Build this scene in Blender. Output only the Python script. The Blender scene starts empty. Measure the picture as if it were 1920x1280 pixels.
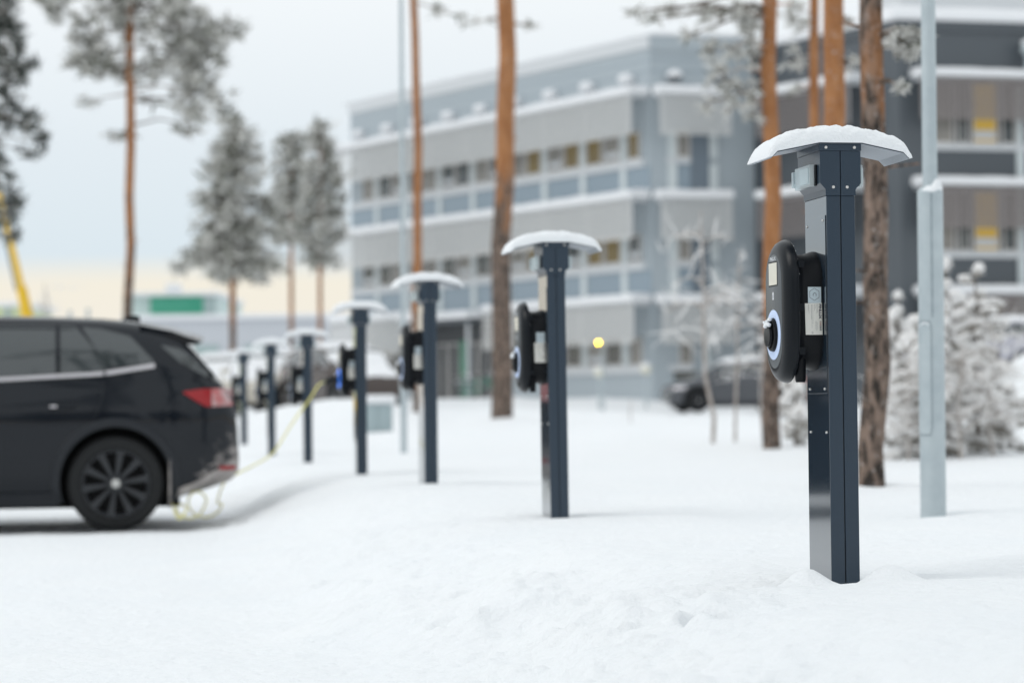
import bpy, bmesh, math, random
import numpy as np
from mathutils import Vector, Matrix

random.seed(7)
rnd = random.Random(11)
scene = bpy.context.scene
COL = scene.collection
R = math.radians

# ------------------------------------------------------------------ camera
PITCH, ROLL, FPX = R(1.52), R(0.60), 4533.0
CAM = Vector((0, 0, 0.9))
_F = Vector((0, math.cos(PITCH), math.sin(PITCH)))
_R0 = Vector((1, 0, 0)); _U0 = Vector((0, -math.sin(PITCH), math.cos(PITCH)))
_R = _R0*math.cos(ROLL) - _U0*math.sin(ROLL)
_U = _U0*math.cos(ROLL) + _R0*math.sin(ROLL)
cam_data = bpy.data.cameras.new('camera')
cam = bpy.data.objects.new('camera', cam_data); COL.objects.link(cam)
M3 = Matrix((_R, _U, -_F)).transposed()
cam.matrix_world = Matrix.Translation(CAM) @ M3.to_4x4()
cam_data.sensor_width = 36.0
cam_data.lens = FPX/1920*36.0
cam_data.clip_start = 0.1; cam_data.clip_end = 3000
cam_data.dof.use_dof = True
cam_data.dof.focus_distance = 7.72
cam_data.dof.aperture_fstop = 2.45
cam_data.dof.aperture_blades = 0
scene.camera = cam

def at(px, py, Y):
    """the point at depth Y seen in direction (px, py) of the 1920x1280 photograph"""
    d = _R*((px-960)/FPX) - _U*((py-640)/FPX) + _F
    return CAM + d*(Y/d.y)

# ------------------------------------------------------------------ world: overcast sky with a pale clear strip low down
world = bpy.data.worlds.new('World'); scene.world = world
world.use_nodes = True
nt = world.node_tree; nt.nodes.clear()
def N(t, x=0): 
    n = nt.nodes.new(t); return n
wo = N('ShaderNodeOutputWorld'); bg = N('ShaderNodeBackground')
bg.inputs['Strength'].default_value = 0.1
sky = N('ShaderNodeTexSky'); sky.sky_type = 'NISHITA'; sky.sun_disc = False
SUN_EL, SUN_AZ = R(50), R(-112)          # azimuth from +Y, clockwise positive
sky.sun_elevation = SUN_EL; sky.sun_rotation = SUN_AZ
tc = N('ShaderNodeTexCoord'); sep = N('ShaderNodeSeparateXYZ')
nt.links.new(tc.outputs['Generated'], sep.inputs[0])
noi = N('ShaderNodeTexNoise'); noi.inputs['Scale'].default_value = 3.0; noi.inputs['Detail'].default_value = 5
mp = N('ShaderNodeMapping'); mp.inputs['Scale'].default_value = (1, 1, 5)
nt.links.new(tc.outputs['Generated'], mp.inputs[0]); nt.links.new(mp.outputs[0], noi.inputs['Vector'])
ma = N('ShaderNodeMath'); ma.operation = 'MULTIPLY_ADD'
nt.links.new(noi.outputs['Fac'], ma.inputs[0]); ma.inputs[1].default_value = 0.008
nt.links.new(sep.outputs['Z'], ma.inputs[2])
ramp = N('ShaderNodeValToRGB')
cr = ramp.color_ramp
def lin(c):
    return tuple(((v/255)/12.92 if v/255 <= .04045 else ((v/255+.055)/1.055)**2.4) for v in c)
stops = [(0.000, lin((226, 224, 222)), .97),
         (0.030, lin((240, 234, 222)), .99),
         (0.0560, lin((240, 234, 219)), 1.0),
         (0.0665, lin((216, 228, 235)), 1.0),
         (0.110, lin((223, 232, 238)), 1.0),
         (0.170, lin((235, 240, 243)), 1.03),
         (0.320, lin((238, 243, 246)), 1.03),
         (0.55, lin((241, 247, 250)), 1.00),
         (1.0, lin((242, 248, 251)), 1.03)]
while len(cr.elements) < len(stops): cr.elements.new(0.5)
for e, (p, c, s) in zip(cr.elements, stops):
    e.position = p; e.color = (c[0]*s*.69, c[1]*s*.69, c[2]*s*.69, 1)
nt.links.new(ma.outputs[0], ramp.inputs[0])
scl = N('ShaderNodeVectorMath'); scl.operation = 'SCALE'; scl.inputs['Scale'].default_value = 10.0/.69
nt.links.new(ramp.outputs[0], scl.inputs[0])
mx = N('ShaderNodeMix'); mx.data_type = 'RGBA'; mx.inputs['Factor'].default_value = 0.985
nt.links.new(sky.outputs[0], mx.inputs['A']); nt.links.new(scl.outputs[0], mx.inputs['B'])
nt.links.new(mx.outputs['Result'], bg.inputs['Color']); nt.links.new(bg.outputs[0], wo.inputs['Surface'])

sun_d = bpy.data.lights.new('sun', 'SUN'); sun_d.energy = 0.75; sun_d.angle = R(32); sun_d.color = (1, .97, .93)
sun = bpy.data.objects.new('sun', sun_d); COL.objects.link(sun)
sdir = Vector((math.sin(SUN_AZ)*math.cos(SUN_EL), math.cos(SUN_AZ)*math.cos(SUN_EL), math.sin(SUN_EL)))
sun.rotation_euler = sdir.to_track_quat('Z', 'Y').to_euler()
sun.location = (-20, -10, 20)

scene.view_settings.view_transform = 'Standard'; scene.view_settings.look = 'None'
scene.view_settings.gamma = 1.0; scene.view_settings.exposure = 0.08
scene.view_settings.use_curve_mapping = False
scene.render.engine = 'CYCLES'
scene.cycles.use_denoising = True
scene.cycles.max_bounces = 8
scene.cycles.sample_clamp_indirect = 6.0

# ------------------------------------------------------------------ materials
def mat(name, color, rough=.5, metal=0.0, spec=.5, coat=0.0, noise=None, bump=None, emit=None, coords='Object'):
    """noise=(scale, amount, second colour, contrast); bump=(scale, strength, distance)"""
    m = bpy.data.materials.new(name); m.use_nodes = True
    t = m.node_tree; b = t.nodes['Principled BSDF']
    b.inputs['Base Color'].default_value = (*color, 1)
    b.inputs['Roughness'].default_value = rough
    b.inputs['Metallic'].default_value = metal
    b.inputs['Specular IOR Level'].default_value = spec
    b.inputs['Coat Weight'].default_value = coat
    b.inputs['Coat Roughness'].default_value = .04
    tcn = t.nodes.new('ShaderNodeTexCoord')
    if noise:
        n = t.nodes.new('ShaderNodeTexNoise'); n.inputs['Scale'].default_value = noise[0]; n.inputs['Detail'].default_value = 6
        n.inputs['Roughness'].default_value = .6
        t.links.new(tcn.outputs[coords], n.inputs['Vector'])
        rp = t.nodes.new('ShaderNodeValToRGB'); w = noise[3] if len(noise) > 3 else .15
        rp.color_ramp.elements[0].position = .5-w; rp.color_ramp.elements[1].position = .5+w
        rp.color_ramp.elements[0].color = (*color, 1)
        c2 = noise[2]; k = noise[1]
        rp.color_ramp.elements[1].color = (*[a*(1-k)+c*k for a, c in zip(color, c2)], 1)
        t.links.new(n.outputs['Fac'], rp.inputs[0]); t.links.new(rp.outputs[0], b.inputs['Base Color'])
    if bump:
        n2 = t.nodes.new('ShaderNodeTexNoise'); n2.inputs['Scale'].default_value = bump[0]; n2.inputs['Detail'].default_value = 5
        t.links.new(tcn.outputs[coords], n2.inputs['Vector'])
        bp = t.nodes.new('ShaderNodeBump'); bp.inputs['Strength'].default_value = bump[1]; bp.inputs['Distance'].default_value = bump[2]
        t.links.new(n2.outputs['Fac'], bp.inputs['Height']); t.links.new(bp.outputs[0], b.inputs['Normal'])
    if emit:
        b.inputs['Emission Color'].default_value = (*emit[0], 1); b.inputs['Emission Strength'].default_value = emit[1]
    return m

M = {}
M['snow'] = mat('snow', (.83, .85, .87), .7, spec=.15, noise=(1.3, .5, (.86, .87, .88)), bump=(17, .5, .05))
M['cap_snow'] = mat('cap_snow', (.84, .86, .88), .65, spec=.2, bump=(95, .45, .008))
M['dirty_snow'] = mat('dirty_snow', (.42, .40, .38), .8, noise=(9, .6, (.62, .6, .58)))
M['slate'] = mat('slate_powder_coat', (.013, .027, .044), .30, spec=.45, noise=(420, .45, (.07, .10, .14), .10), bump=(260, .16, .0008))
M['slate_smooth'] = mat('slate_gloss_coat', (.011, .024, .040), .10, spec=1.0, coat=.8, bump=(160, .03, .0006))
M['gap'] = mat('dark_gap', (.004, .006, .009), .6)
M['canopy'] = mat('canopy_underside', (.30, .33, .37), .5, spec=.4, noise=(300, .6, (.45, .48, .52), .15))
M['screw'] = mat('steel_screw', (.75, .73, .70), .28, metal=.9)
M['black_plastic'] = mat('black_plastic', (.004, .006, .009), .28, spec=.22, bump=(350, .05, .0008))
M['black_matt'] = mat('black_matt_plastic', (.004, .005, .007), .46, spec=.2)
M['front_panel'] = mat('charcoal_front_panel', (.058, .068, .076), .34, spec=.6)
M['screen'] = mat('pale_display', (.62, .62, .56), .12, spec=.5, noise=(14, .5, (.72, .66, .50), .2))
M['ring_faint_glow'] = mat('pale_blue_ring', (.50, .60, .80), .35, spec=.4, emit=((.55, .68, 1), .12))  # unlit ring, faint glow added in place of reflected sky
M['ring_on'] = mat('lit_blue_ring', (.02, .15, .8), .3, emit=((.02, .22, 1.0), 2.2))
M['label_white'] = mat('label_white', (.70, .69, .64), .45)
M['label_grey'] = mat('label_grey', (.48, .56, .60), .4)
M['ink'] = mat('ink', (.03, .03, .05), .6)
M['ink_soft'] = mat('soft_ink', (.28, .28, .28), .6)
M['ink_color'] = mat('colour_ink', (.45, .2, .12), .6)
M['white_print'] = mat('white_print', (.65, .67, .7), .5)
def clear_plastic():
    m = bpy.data.materials.new('clear_plastic'); m.use_nodes = True
    t = m.node_tree; b = t.nodes['Principled BSDF']
    b.inputs['Base Color'].default_value = (.85, .92, .94, 1); b.inputs['Roughness'].default_value = .2
    tr = t.nodes.new('ShaderNodeBsdfTransparent'); tr.inputs[0].default_value = (.85, .93, .95, 1)
    mxs = t.nodes.new('ShaderNodeMixShader'); mxs.inputs[0].default_value = .52
    t.links.new(tr.outputs[0], mxs.inputs[1]); t.links.new(b.outputs[0], mxs.inputs[2])
    t.links.new(mxs.outputs[0], t.nodes['Material Output'].inputs['Surface'])
    return m
M['clear'] = clear_plastic()
M['cream_plastic'] = mat('cream_socket', (.55, .53, .48), .5)
M['galv'] = mat('galvanised_steel', (.40, .46, .49), .5, metal=.25, noise=(7, .8, (.52, .58, .60), .2), bump=(25, .12, .004))
M['galv_dark'] = mat('galvanised_seam', (.22, .27, .30), .6, metal=.2)
M['frost'] = mat('frosted_needles', (.60, .60, .57), .9, spec=.1, noise=(2, .6, (.74, .73, .71), .2))
M['needle'] = mat('pine_needles', (.12, .13, .095), .8, spec=.1, noise=(2, .7, (.20, .20, .165), .2))
M['needle_dark'] = mat('dark_pine_needles', (.05, .062, .055), .8, spec=.1, noise=(2, .6, (.10, .11, .10), .2))
M['twig'] = mat('frosted_twigs', (.33, .29, .26), .9, noise=(8, .8, (.55, .52, .5), .1))
M['twig_dark'] = mat('brown_twigs', (.10, .07, .05), .9)
M['bush_snow'] = mat('snow_on_branches', (.78, .77, .76), .8, spec=.1, noise=(6, .7, (.86, .86, .86), .2))
M['spruce'] = mat('young_spruce_needles', (.26, .24, .21), .85, noise=(5, .7, (.38, .36, .33), .2))
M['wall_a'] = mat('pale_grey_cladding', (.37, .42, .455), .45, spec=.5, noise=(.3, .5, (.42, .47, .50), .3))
M['trim_a'] = mat('pale_trim', (.60, .62, .64), .5)
M['pilaster'] = mat('pale_pilaster', (.62, .67, .68), .5)
M['panel_a'] = mat('blue_grey_panel', (.26, .325, .38), .4)
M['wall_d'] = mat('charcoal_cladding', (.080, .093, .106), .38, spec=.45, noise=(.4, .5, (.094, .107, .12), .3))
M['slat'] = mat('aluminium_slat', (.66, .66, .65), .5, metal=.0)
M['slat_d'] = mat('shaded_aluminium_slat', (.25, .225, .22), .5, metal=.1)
M['ledge_snow'] = mat('ledge_snow', (.80, .81, .83), .7, spec=.1)
M['glass'] = mat('dark_glass', (.035, .045, .05), .08, spec=.8, noise=(.7, .7, (.12, .13, .12), .2))
M['glass_blind'] = mat('window_with_blind', (.32, .30, .27), .25, noise=(1.5, .6, (.12, .12, .12), .2))
M['glass_lit'] = mat('lit_window', (.12, .10, .05), .25, noise=(1.3, .9, (.05, .05, .04), .12), emit=((1.0, .66, .16), .07))
M['glass_bright'] = mat('bright_lit_window', (.3, .22, .05), .3, emit=((1.0, .62, .10), .26))
M['dark_panel'] = mat('dark_blue_grey_panel', (.15, .19, .23), .35)
M['frame_w'] = mat('pale_window_frame', (.56, .54, .52), .5)
M['green_wall'] = mat('green_panel', (.03, .30, .19), .5, noise=(.25, .6, (.12, .40, .30), .2))
M['far_wall'] = mat('pale_hall_cladding', (.52, .54, .58), .6, noise=(.3, .4, (.58, .60, .63), .3))
M['far_grey'] = mat('grey_teal_panel', (.36, .45, .45), .6)
M['pale_teal'] = mat('pale_teal_panel', (.55, .66, .65), .6)
M['pale_lime'] = mat('pale_lime_wall', (.62, .68, .42), .7)
M['yellow'] = mat('yellow_paint', (.80, .50, .01), .4, noise=(3, .3, (.7, .42, .01)))
M['yellow_lamp'] = mat('yellow_lamp', (.9, .6, .05), .4, emit=((1.0, .63, .0), 34.0))
M['globe'] = mat('opal_globe', (.70, .69, .60), .3)
M['cable'] = mat('yellow_green_cable', (.80, .74, .22), .45)
M['cabinet'] = mat('grey_green_cabinet', (.34, .42, .44), .5)
M['door_green'] = mat('green_door', (.03, .20, .12), .4)
M['recess_shade'] = mat('recess_shade', (.07, .075, .08), .6)
M['dark_strip'] = mat('mottled_dark_strip', (.035, .04, .045), .5, noise=(18, .8, (.35, .37, .40), .06))
M['tyre'] = mat('tyre_rubber', (.016, .017, .018), .75, spec=.3, bump=(60, .3, .004))
M['rim'] = mat('black_alloy', (.014, .017, .022), .28, spec=.6)
M['rim_dark'] = mat('brake_dark', (.003, .003, .004), .8)
M['hub'] = mat('silver_hub', (.55, .55, .53), .35, metal=.6)
M['chrome'] = mat('satin_chrome', (.62, .60, .62), .25, metal=.85)
M['car_glass'] = mat('tinted_glass', (.025, .033, .036), .03, spec=.8, coat=.8)
M['cladding'] = mat('black_cladding', (.012, .015, .020), .5, spec=.4)
M['red_lamp'] = mat('red_lamp', (.30, .004, .008), .15, spec=.4, coat=.2)
M['lamp_frost'] = mat('frosted_lamp', (.50, .42, .42), .5, noise=(9, .9, (.45, .05, .05), .12))
def car_paint(name, c, dirt=0.0, dirt_c=(.46, .42, .40)):
    m = mat(name, c, .05, spec=.34, coat=.08)
    if dirt:
        t = m.node_tree; b = t.nodes['Principled BSDF']
        tcn = t.nodes.new('ShaderNodeTexCoord'); s = t.nodes.new('ShaderNodeSeparateXYZ')
        t.links.new(tcn.outputs['Object'], s.inputs[0])
        n = t.nodes.new('ShaderNodeTexNoise'); n.inputs['Scale'].default_value = 8; n.inputs['Detail'].default_value = 8; n.inputs['Roughness'].default_value = .7
        mpn = t.nodes.new('ShaderNodeMapping'); mpn.inputs['Scale'].default_value = (1.2, 1.2, 2.2)
        t.links.new(tcn.outputs['Object'], mpn.inputs[0]); t.links.new(mpn.outputs[0], n.inputs['Vector'])
        # salt film thickest at the low rear bumper
        a1 = t.nodes.new('ShaderNodeMapRange'); a1.inputs[1].default_value = .40; a1.inputs[2].default_value = 1.0
        t.links.new(s.outputs['X'], a1.inputs[0])
        a2 = t.nodes.new('ShaderNodeMapRange'); a2.inputs[1].default_value = .95; a2.inputs[2].default_value = .25
        t.links.new(s.outputs['Z'], a2.inputs[0])
        mm = t.nodes.new('ShaderNodeMath'); mm.operation = 'MULTIPLY'
        t.links.new(a1.outputs[0], mm.inputs[0]); t.links.new(a2.outputs[0], mm.inputs[1])
        ad = t.nodes.new('ShaderNodeMath'); ad.operation = 'ADD'
        t.links.new(mm.outputs[0], ad.inputs[0]); t.links.new(n.outputs['Fac'], ad.inputs[1])
        r2 = t.nodes.new('ShaderNodeMapRange'); r2.inputs[1].default_value = .84; r2.inputs[2].default_value = 1.08
        r2.inputs[4].default_value = dirt
        t.links.new(ad.outputs[0], r2.inputs[0])
        mxn = t.nodes.new('ShaderNodeMix'); mxn.data_type = 'RGBA'
        mxn.inputs['A'].default_value = (*c, 1); mxn.inputs['B'].default_value = (*dirt_c, 1)
        t.links.new(r2.outputs[0], mxn.inputs['Factor']); t.links.new(mxn.outputs['Result'], b.inputs['Base Color'])
        r3 = t.nodes.new('ShaderNodeMapRange'); r3.inputs[3].default_value = .06; r3.inputs[4].default_value = .8
        t.links.new(r2.outputs[0], r3.inputs[0]); t.links.new(r3.outputs[0], b.inputs['Roughness'])
        r4 = t.nodes.new('ShaderNodeMapRange'); r4.inputs[3].default_value = .08; r4.inputs[4].default_value = 0
        t.links.new(r2.outputs[0], r4.inputs[0]); t.links.new(r4.outputs[0], b.inputs['Coat Weight'])
    return m
M['paint_black'] = car_paint('black_car_paint', (.004, .0065, .011), .85)
M['paint_grey'] = car_paint('grey_car_paint', (.085, .09, .10))
M['paint_beige'] = car_paint('pale_beige_car_paint', (.50, .47, .41))
M['paint_brown'] = car_paint('dark_brown_car_paint', (.07, .055, .05))
M['paint_silver'] = car_paint('silver_car_paint', (.42, .42, .47))

def bark(name, z0, z1):
    """Scots pine bark: grey-brown plates low down, orange papery bark above"""
    m = mat(name, (.10, .075, .06), .9, spec=.1)
    t = m.node_tree; b = t.nodes['Principled BSDF']
    tcn = t.nodes.new('ShaderNodeTexCoord'); s = t.nodes.new('ShaderNodeSeparateXYZ')
    geo = t.nodes.new('ShaderNodeNewGeometry'); t.links.new(geo.outputs['Position'], s.inputs[0])
    mpn = t.nodes.new('ShaderNodeMapping'); mpn.inputs['Scale'].default_value = (1, 1, .35)
    t.links.new(tcn.outputs['Object'], mpn.inputs[0])
    def nz(scale, c0, c1, w, vec=None):
        n = t.nodes.new('ShaderNodeTexNoise'); n.inputs['Scale'].default_value = scale; n.inputs['Detail'].default_value = 7; n.inputs['Roughness'].default_value = .65
        t.links.new(mpn.outputs[0], n.inputs['Vector'])
        r_ = t.nodes.new('ShaderNodeValToRGB'); r_.color_ramp.elements[0].position = .5-w; r_.color_ramp.elements[1].position = .5+w
        r_.color_ramp.elements[0].color = (*c0, 1); r_.color_ramp.elements[1].color = (*c1, 1)
        t.links.new(n.outputs['Fac'], r_.inputs[0]); return n, r_
    n1, low = nz(22, (.042, .036, .032), (.25, .185, .15), .09)
    n2, high = nz(9, (.28, .12, .05), (.44, .215, .10), .16)
    n3 = t.nodes.new('ShaderNodeTexNoise'); n3.inputs['Scale'].default_value = 6; n3.inputs['Detail'].default_value = 5
    t.links.new(mpn.outputs[0], n3.inputs['Vector'])
    mr = t.nodes.new('ShaderNodeMapRange'); mr.inputs[1].default_value = z0; mr.inputs[2].default_value = z1; mr.clamp = False
    t.links.new(s.outputs['Z'], mr.inputs[0])
    ad = t.nodes.new('ShaderNodeMath'); ad.operation = 'MULTIPLY_ADD'; ad.inputs[1].default_value = 1.6; 
    t.links.new(n3.outputs['Fac'], ad.inputs[0]); t.links.new(mr.outputs[0], ad.inputs[2])
    m2 = t.nodes.new('ShaderNodeMapRange'); m2.inputs[1].default_value = 1.05; m2.inputs[2].default_value = 1.45
    t.links.new(ad.outputs[0], m2.inputs[0])
    mxn = t.nodes.new('ShaderNodeMix'); mxn.data_type = 'RGBA'
    t.links.new(m2.outputs[0], mxn.inputs['Factor']); t.links.new(low.outputs[0], mxn.inputs['A']); t.links.new(high.outputs[0], mxn.inputs['B'])
    # frost dusted on the bark in specks
    n4 = t.nodes.new('ShaderNodeTexNoise'); n4.inputs['Scale'].default_value = 30; n4.inputs['Detail'].default_value = 4
    t.links.new(tcn.outputs['Object'], n4.inputs['Vector'])
    m4 = t.nodes.new('ShaderNodeMapRange'); m4.inputs[1].default_value = .62; m4.inputs[2].default_value = .72; m4.inputs[4].default_value = .7
    t.links.new(n4.outputs['Fac'], m4.inputs[0])
    mx2 = t.nodes.new('ShaderNodeMix'); mx2.data_type = 'RGBA'; mx2.inputs['B'].default_value = (.5, .48, .47, 1)
    t.links.new(m4.outputs[0], mx2.inputs['Factor']); t.links.new(mxn.outputs['Result'], mx2.inputs['A'])
    t.links.new(mx2.outputs['Result'], b.inputs['Base Color'])
    bp = t.nodes.new('ShaderNodeBump'); bp.inputs['Strength'].default_value = .8; bp.inputs['Distance'].default_value = .02
    t.links.new(n1.outputs['Fac'], bp.inputs['Height']); t.links.new(bp.outputs[0], b.inputs['Normal'])
    return m

# ------------------------------------------------------------------ mesh helpers
class MB:
    def __init__(s): s.v = []; s.f = []; s.m = []; s.mats = []
    def mi(s, m):
        if m not in s.mats: s.mats.append(m)
        return s.mats.index(m)
    def add(s, vs, fs, m):
        o = len(s.v); k = s.mi(m)
        s.v += [tuple(v) for v in vs]
        for f in fs: s.f.append(tuple(i+o for i in f)); s.m.append(k)
        return s
    def box(s, x0, x1, y0, y1, z0, z1, m, bev=0.0, T=None):
        if bev:
            bm = bmesh.new(); bmesh.ops.create_cube(bm, size=1)
            for v in bm.verts:
                v.co = Vector(((x0+x1)/2+v.co.x*(x1-x0), (y0+y1)/2+v.co.y*(y1-y0), (z0+z1)/2+v.co.z*(z1-z0)))
            bmesh.ops.bevel(bm, geom=list(bm.edges), offset=bev, segments=2, affect='EDGES', profile=.5)
            bm.verts.index_update()
            vs = [v.co.copy() for v in bm.verts]; fs = [[v.index for v in f.verts] for f in bm.faces]; bm.free()
        else:
            vs = [Vector(p) for p in ((x0,y0,z0),(x1,y0,z0),(x1,y1,z0),(x0,y1,z0),(x0,y0,z1),(x1,y0,z1),(x1,y1,z1),(x0,y1,z1))]
            fs = [(0,3,2,1),(4,5,6,7),(0,1,5,4),(1,2,6,5),(2,3,7,6),(3,0,4,7)]
        if T is not None: vs = [T @ v for v in vs]
        return s.add(vs, fs, m)
    def loft(s, loops, m, cap0=True, cap1=True, closed=True):
        n = len(loops[0]); vs = [p for l in loops for p in l]; fs = []
        for i in range(len(loops)-1):
            for j in range(n if closed else n-1):
                a = i*n+j; b = i*n+(j+1) % n
                fs.append((a, b, b+n, a+n))
        if cap0: fs.append(tuple(range(n-1, -1, -1)))
        if cap1: fs.append(tuple(range((len(loops)-1)*n, len(loops)*n)))
        return s.add(vs, fs, m)
    def tube(s, path, rad, m, n=8, cap=True):
        path = [Vector(p) for p in path]
        if not hasattr(rad, '__len__'): rad = [rad]*len(path)
        loops = []; prev = None
        for i, p in enumerate(path):
            t = (path[min(i+1, len(path)-1)]-path[max(i-1, 0)])
            if t.length < 1e-9: t = Vector((0, 0, 1))
            t.normalize()
            if prev is None:
                a = Vector((1, 0, 0)) if abs(t.x) < .8 else Vector((0, 1, 0))
                a = (a - t*a.dot(t)).normalized()
            else:
                a = prev - t*prev.dot(t)
                a = a.normalized() if a.length > 1e-6 else Vector((1, 0, 0))
            prev = a; b = t.cross(a)
            loops.append([p + (a*math.cos(2*math.pi*k/n)+b*math.sin(2*math.pi*k/n))*rad[i] for k in range(n)])
        return s.loft(loops, m, cap, cap)
    def prism(s, poly, h0, h1, m, f):
        """poly of 2-D points, f(p, h) -> 3-D point"""
        return s.loft([[f(p, h0) for p in poly], [f(p, h1) for p in poly]], m)
    def lathe(s, prof, m, f, n=32, cap=False):
        loops = [[f(r*math.cos(2*math.pi*k/n), r*math.sin(2*math.pi*k/n), h) for k in range(n)] for r, h in prof]
        return s.loft(loops, m, cap, cap)
    def ball(s, c, r, m, n=10, k=6, sq=(1, 1, 1)):
        c = Vector(c); loops = []
        for i in range(k+1):
            th = math.pi*i/k; rr = max(math.sin(th), .02)
            loops.append([c+Vector((rr*math.cos(2*math.pi*j/n)*r*sq[0], rr*math.sin(2*math.pi*j/n)*r*sq[1], -math.cos(th)*r*sq[2])) for j in range(n)])
        return s.loft(loops, m)
    def build(s, name, parent=None, smooth=True, ang=35, kind=None, recalc=True):
        me = bpy.data.meshes.new(name)
        me.from_pydata(s.v, [], s.f)
        for m in s.mats: me.materials.append(m)
        me.polygons.foreach_set('material_index', s.m)
        if recalc and len(s.f) < 60000:
            bm = bmesh.new(); bm.from_mesh(me); bmesh.ops.recalc_face_normals(bm, faces=bm.faces); bm.to_mesh(me); bm.free()
        if smooth:
            me.polygons.foreach_set('use_smooth', [True]*len(me.polygons))
            me.set_sharp_from_angle(angle=R(ang))
        me.update()
        o = bpy.data.objects.new(name, me); COL.objects.link(o)
        if parent: o.parent = parent
        if kind: o['kind'] = kind
        return o

def tag(o, label, cat, group=None):
    o['label'] = label; o['category'] = cat
    if group: o['group'] = group
    return o
def thing(name, label, cat, loc=(0, 0, 0), rz=0, group=None):
    o = bpy.data.objects.new(name, None); COL.objects.link(o)
    o.location = loc; o.rotation_euler = (0, 0, rz); o.empty_display_size = .2
    return tag(o, label, cat, group)
def copy_tree(o, parent=None):
    c = o.copy(); COL.objects.link(c); c.parent = parent
    for ch in list(o.children): copy_tree(ch, c)
    return c
def text_mesh(body, size, bold=0.0):
    cu = bpy.data.curves.new('t', 'FONT'); cu.body = body; cu.offset = bold; cu.size = size; cu.align_x = 'CENTER'; cu.align_y = 'CENTER'
    ob = bpy.data.objects.new('t', cu); COL.objects.link(ob)
    dg = bpy.context.evaluated_depsgraph_get()
    me = ob.evaluated_get(dg).to_mesh()
    vs = [v.co.copy() for v in me.vertices]; fs = [tuple(p.vertices) for p in me.polygons]
    ob.evaluated_get(dg).to_mesh_clear()
    bpy.data.objects.remove(ob); bpy.data.curves.remove(cu)
    return vs, fs

# value noise for the terrain
_tab = np.random.RandomState(5).rand(512, 512)
def vn(x, y):
    xi = np.floor(x).astype(int); yi = np.floor(y).astype(int); fx = x-xi; fy = y-yi
    fx = fx*fx*(3-2*fx); fy = fy*fy*(3-2*fy)
    g = lambda a, b: _tab[a % 512, b % 512]
    return (g(xi, yi)*(1-fx)+g(xi+1, yi)*fx)*(1-fy)+(g(xi, yi+1)*(1-fx)+g(xi+1, yi+1)*fx)*fy - .5
def fbm(x, y, o=4):
    r = 0; a = 1
    for i in range(o):
        r = r+a*vn(x*2**i+17.3*i, y*2**i+5.1*i); a *= .5
    return r
def sstep(a, b, x):
    t = np.clip((x-a)/(b-a), 0, 1); return t*t*(3-2*t)
# ------------------------------------------------------------------ the row of charging posts (positions)
ROWB = -0.1785                                   # dX/dY along the row
PHI = math.atan(-ROWB)                           # the row leans this far to the left of +Y
POSTS = [(1586, 1085, 270, 7.75), (1050, 970, 455, 12.37), (809, 905, 527, 16.9), (679, 890, 578, 21.06),
         (578, 868, 627, 26.05), (510, 855, 645, 30.98), (458, 836, 662, 36.2)]
POST_BASE = [at(x, y, Y) for x, y, t, Y in POSTS]
POST_TOP = [at(x, t, Y).z for x, y, t, Y in POSTS]
def row_x(Y): return 1.070+ROWB*(Y-7.75)

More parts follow.
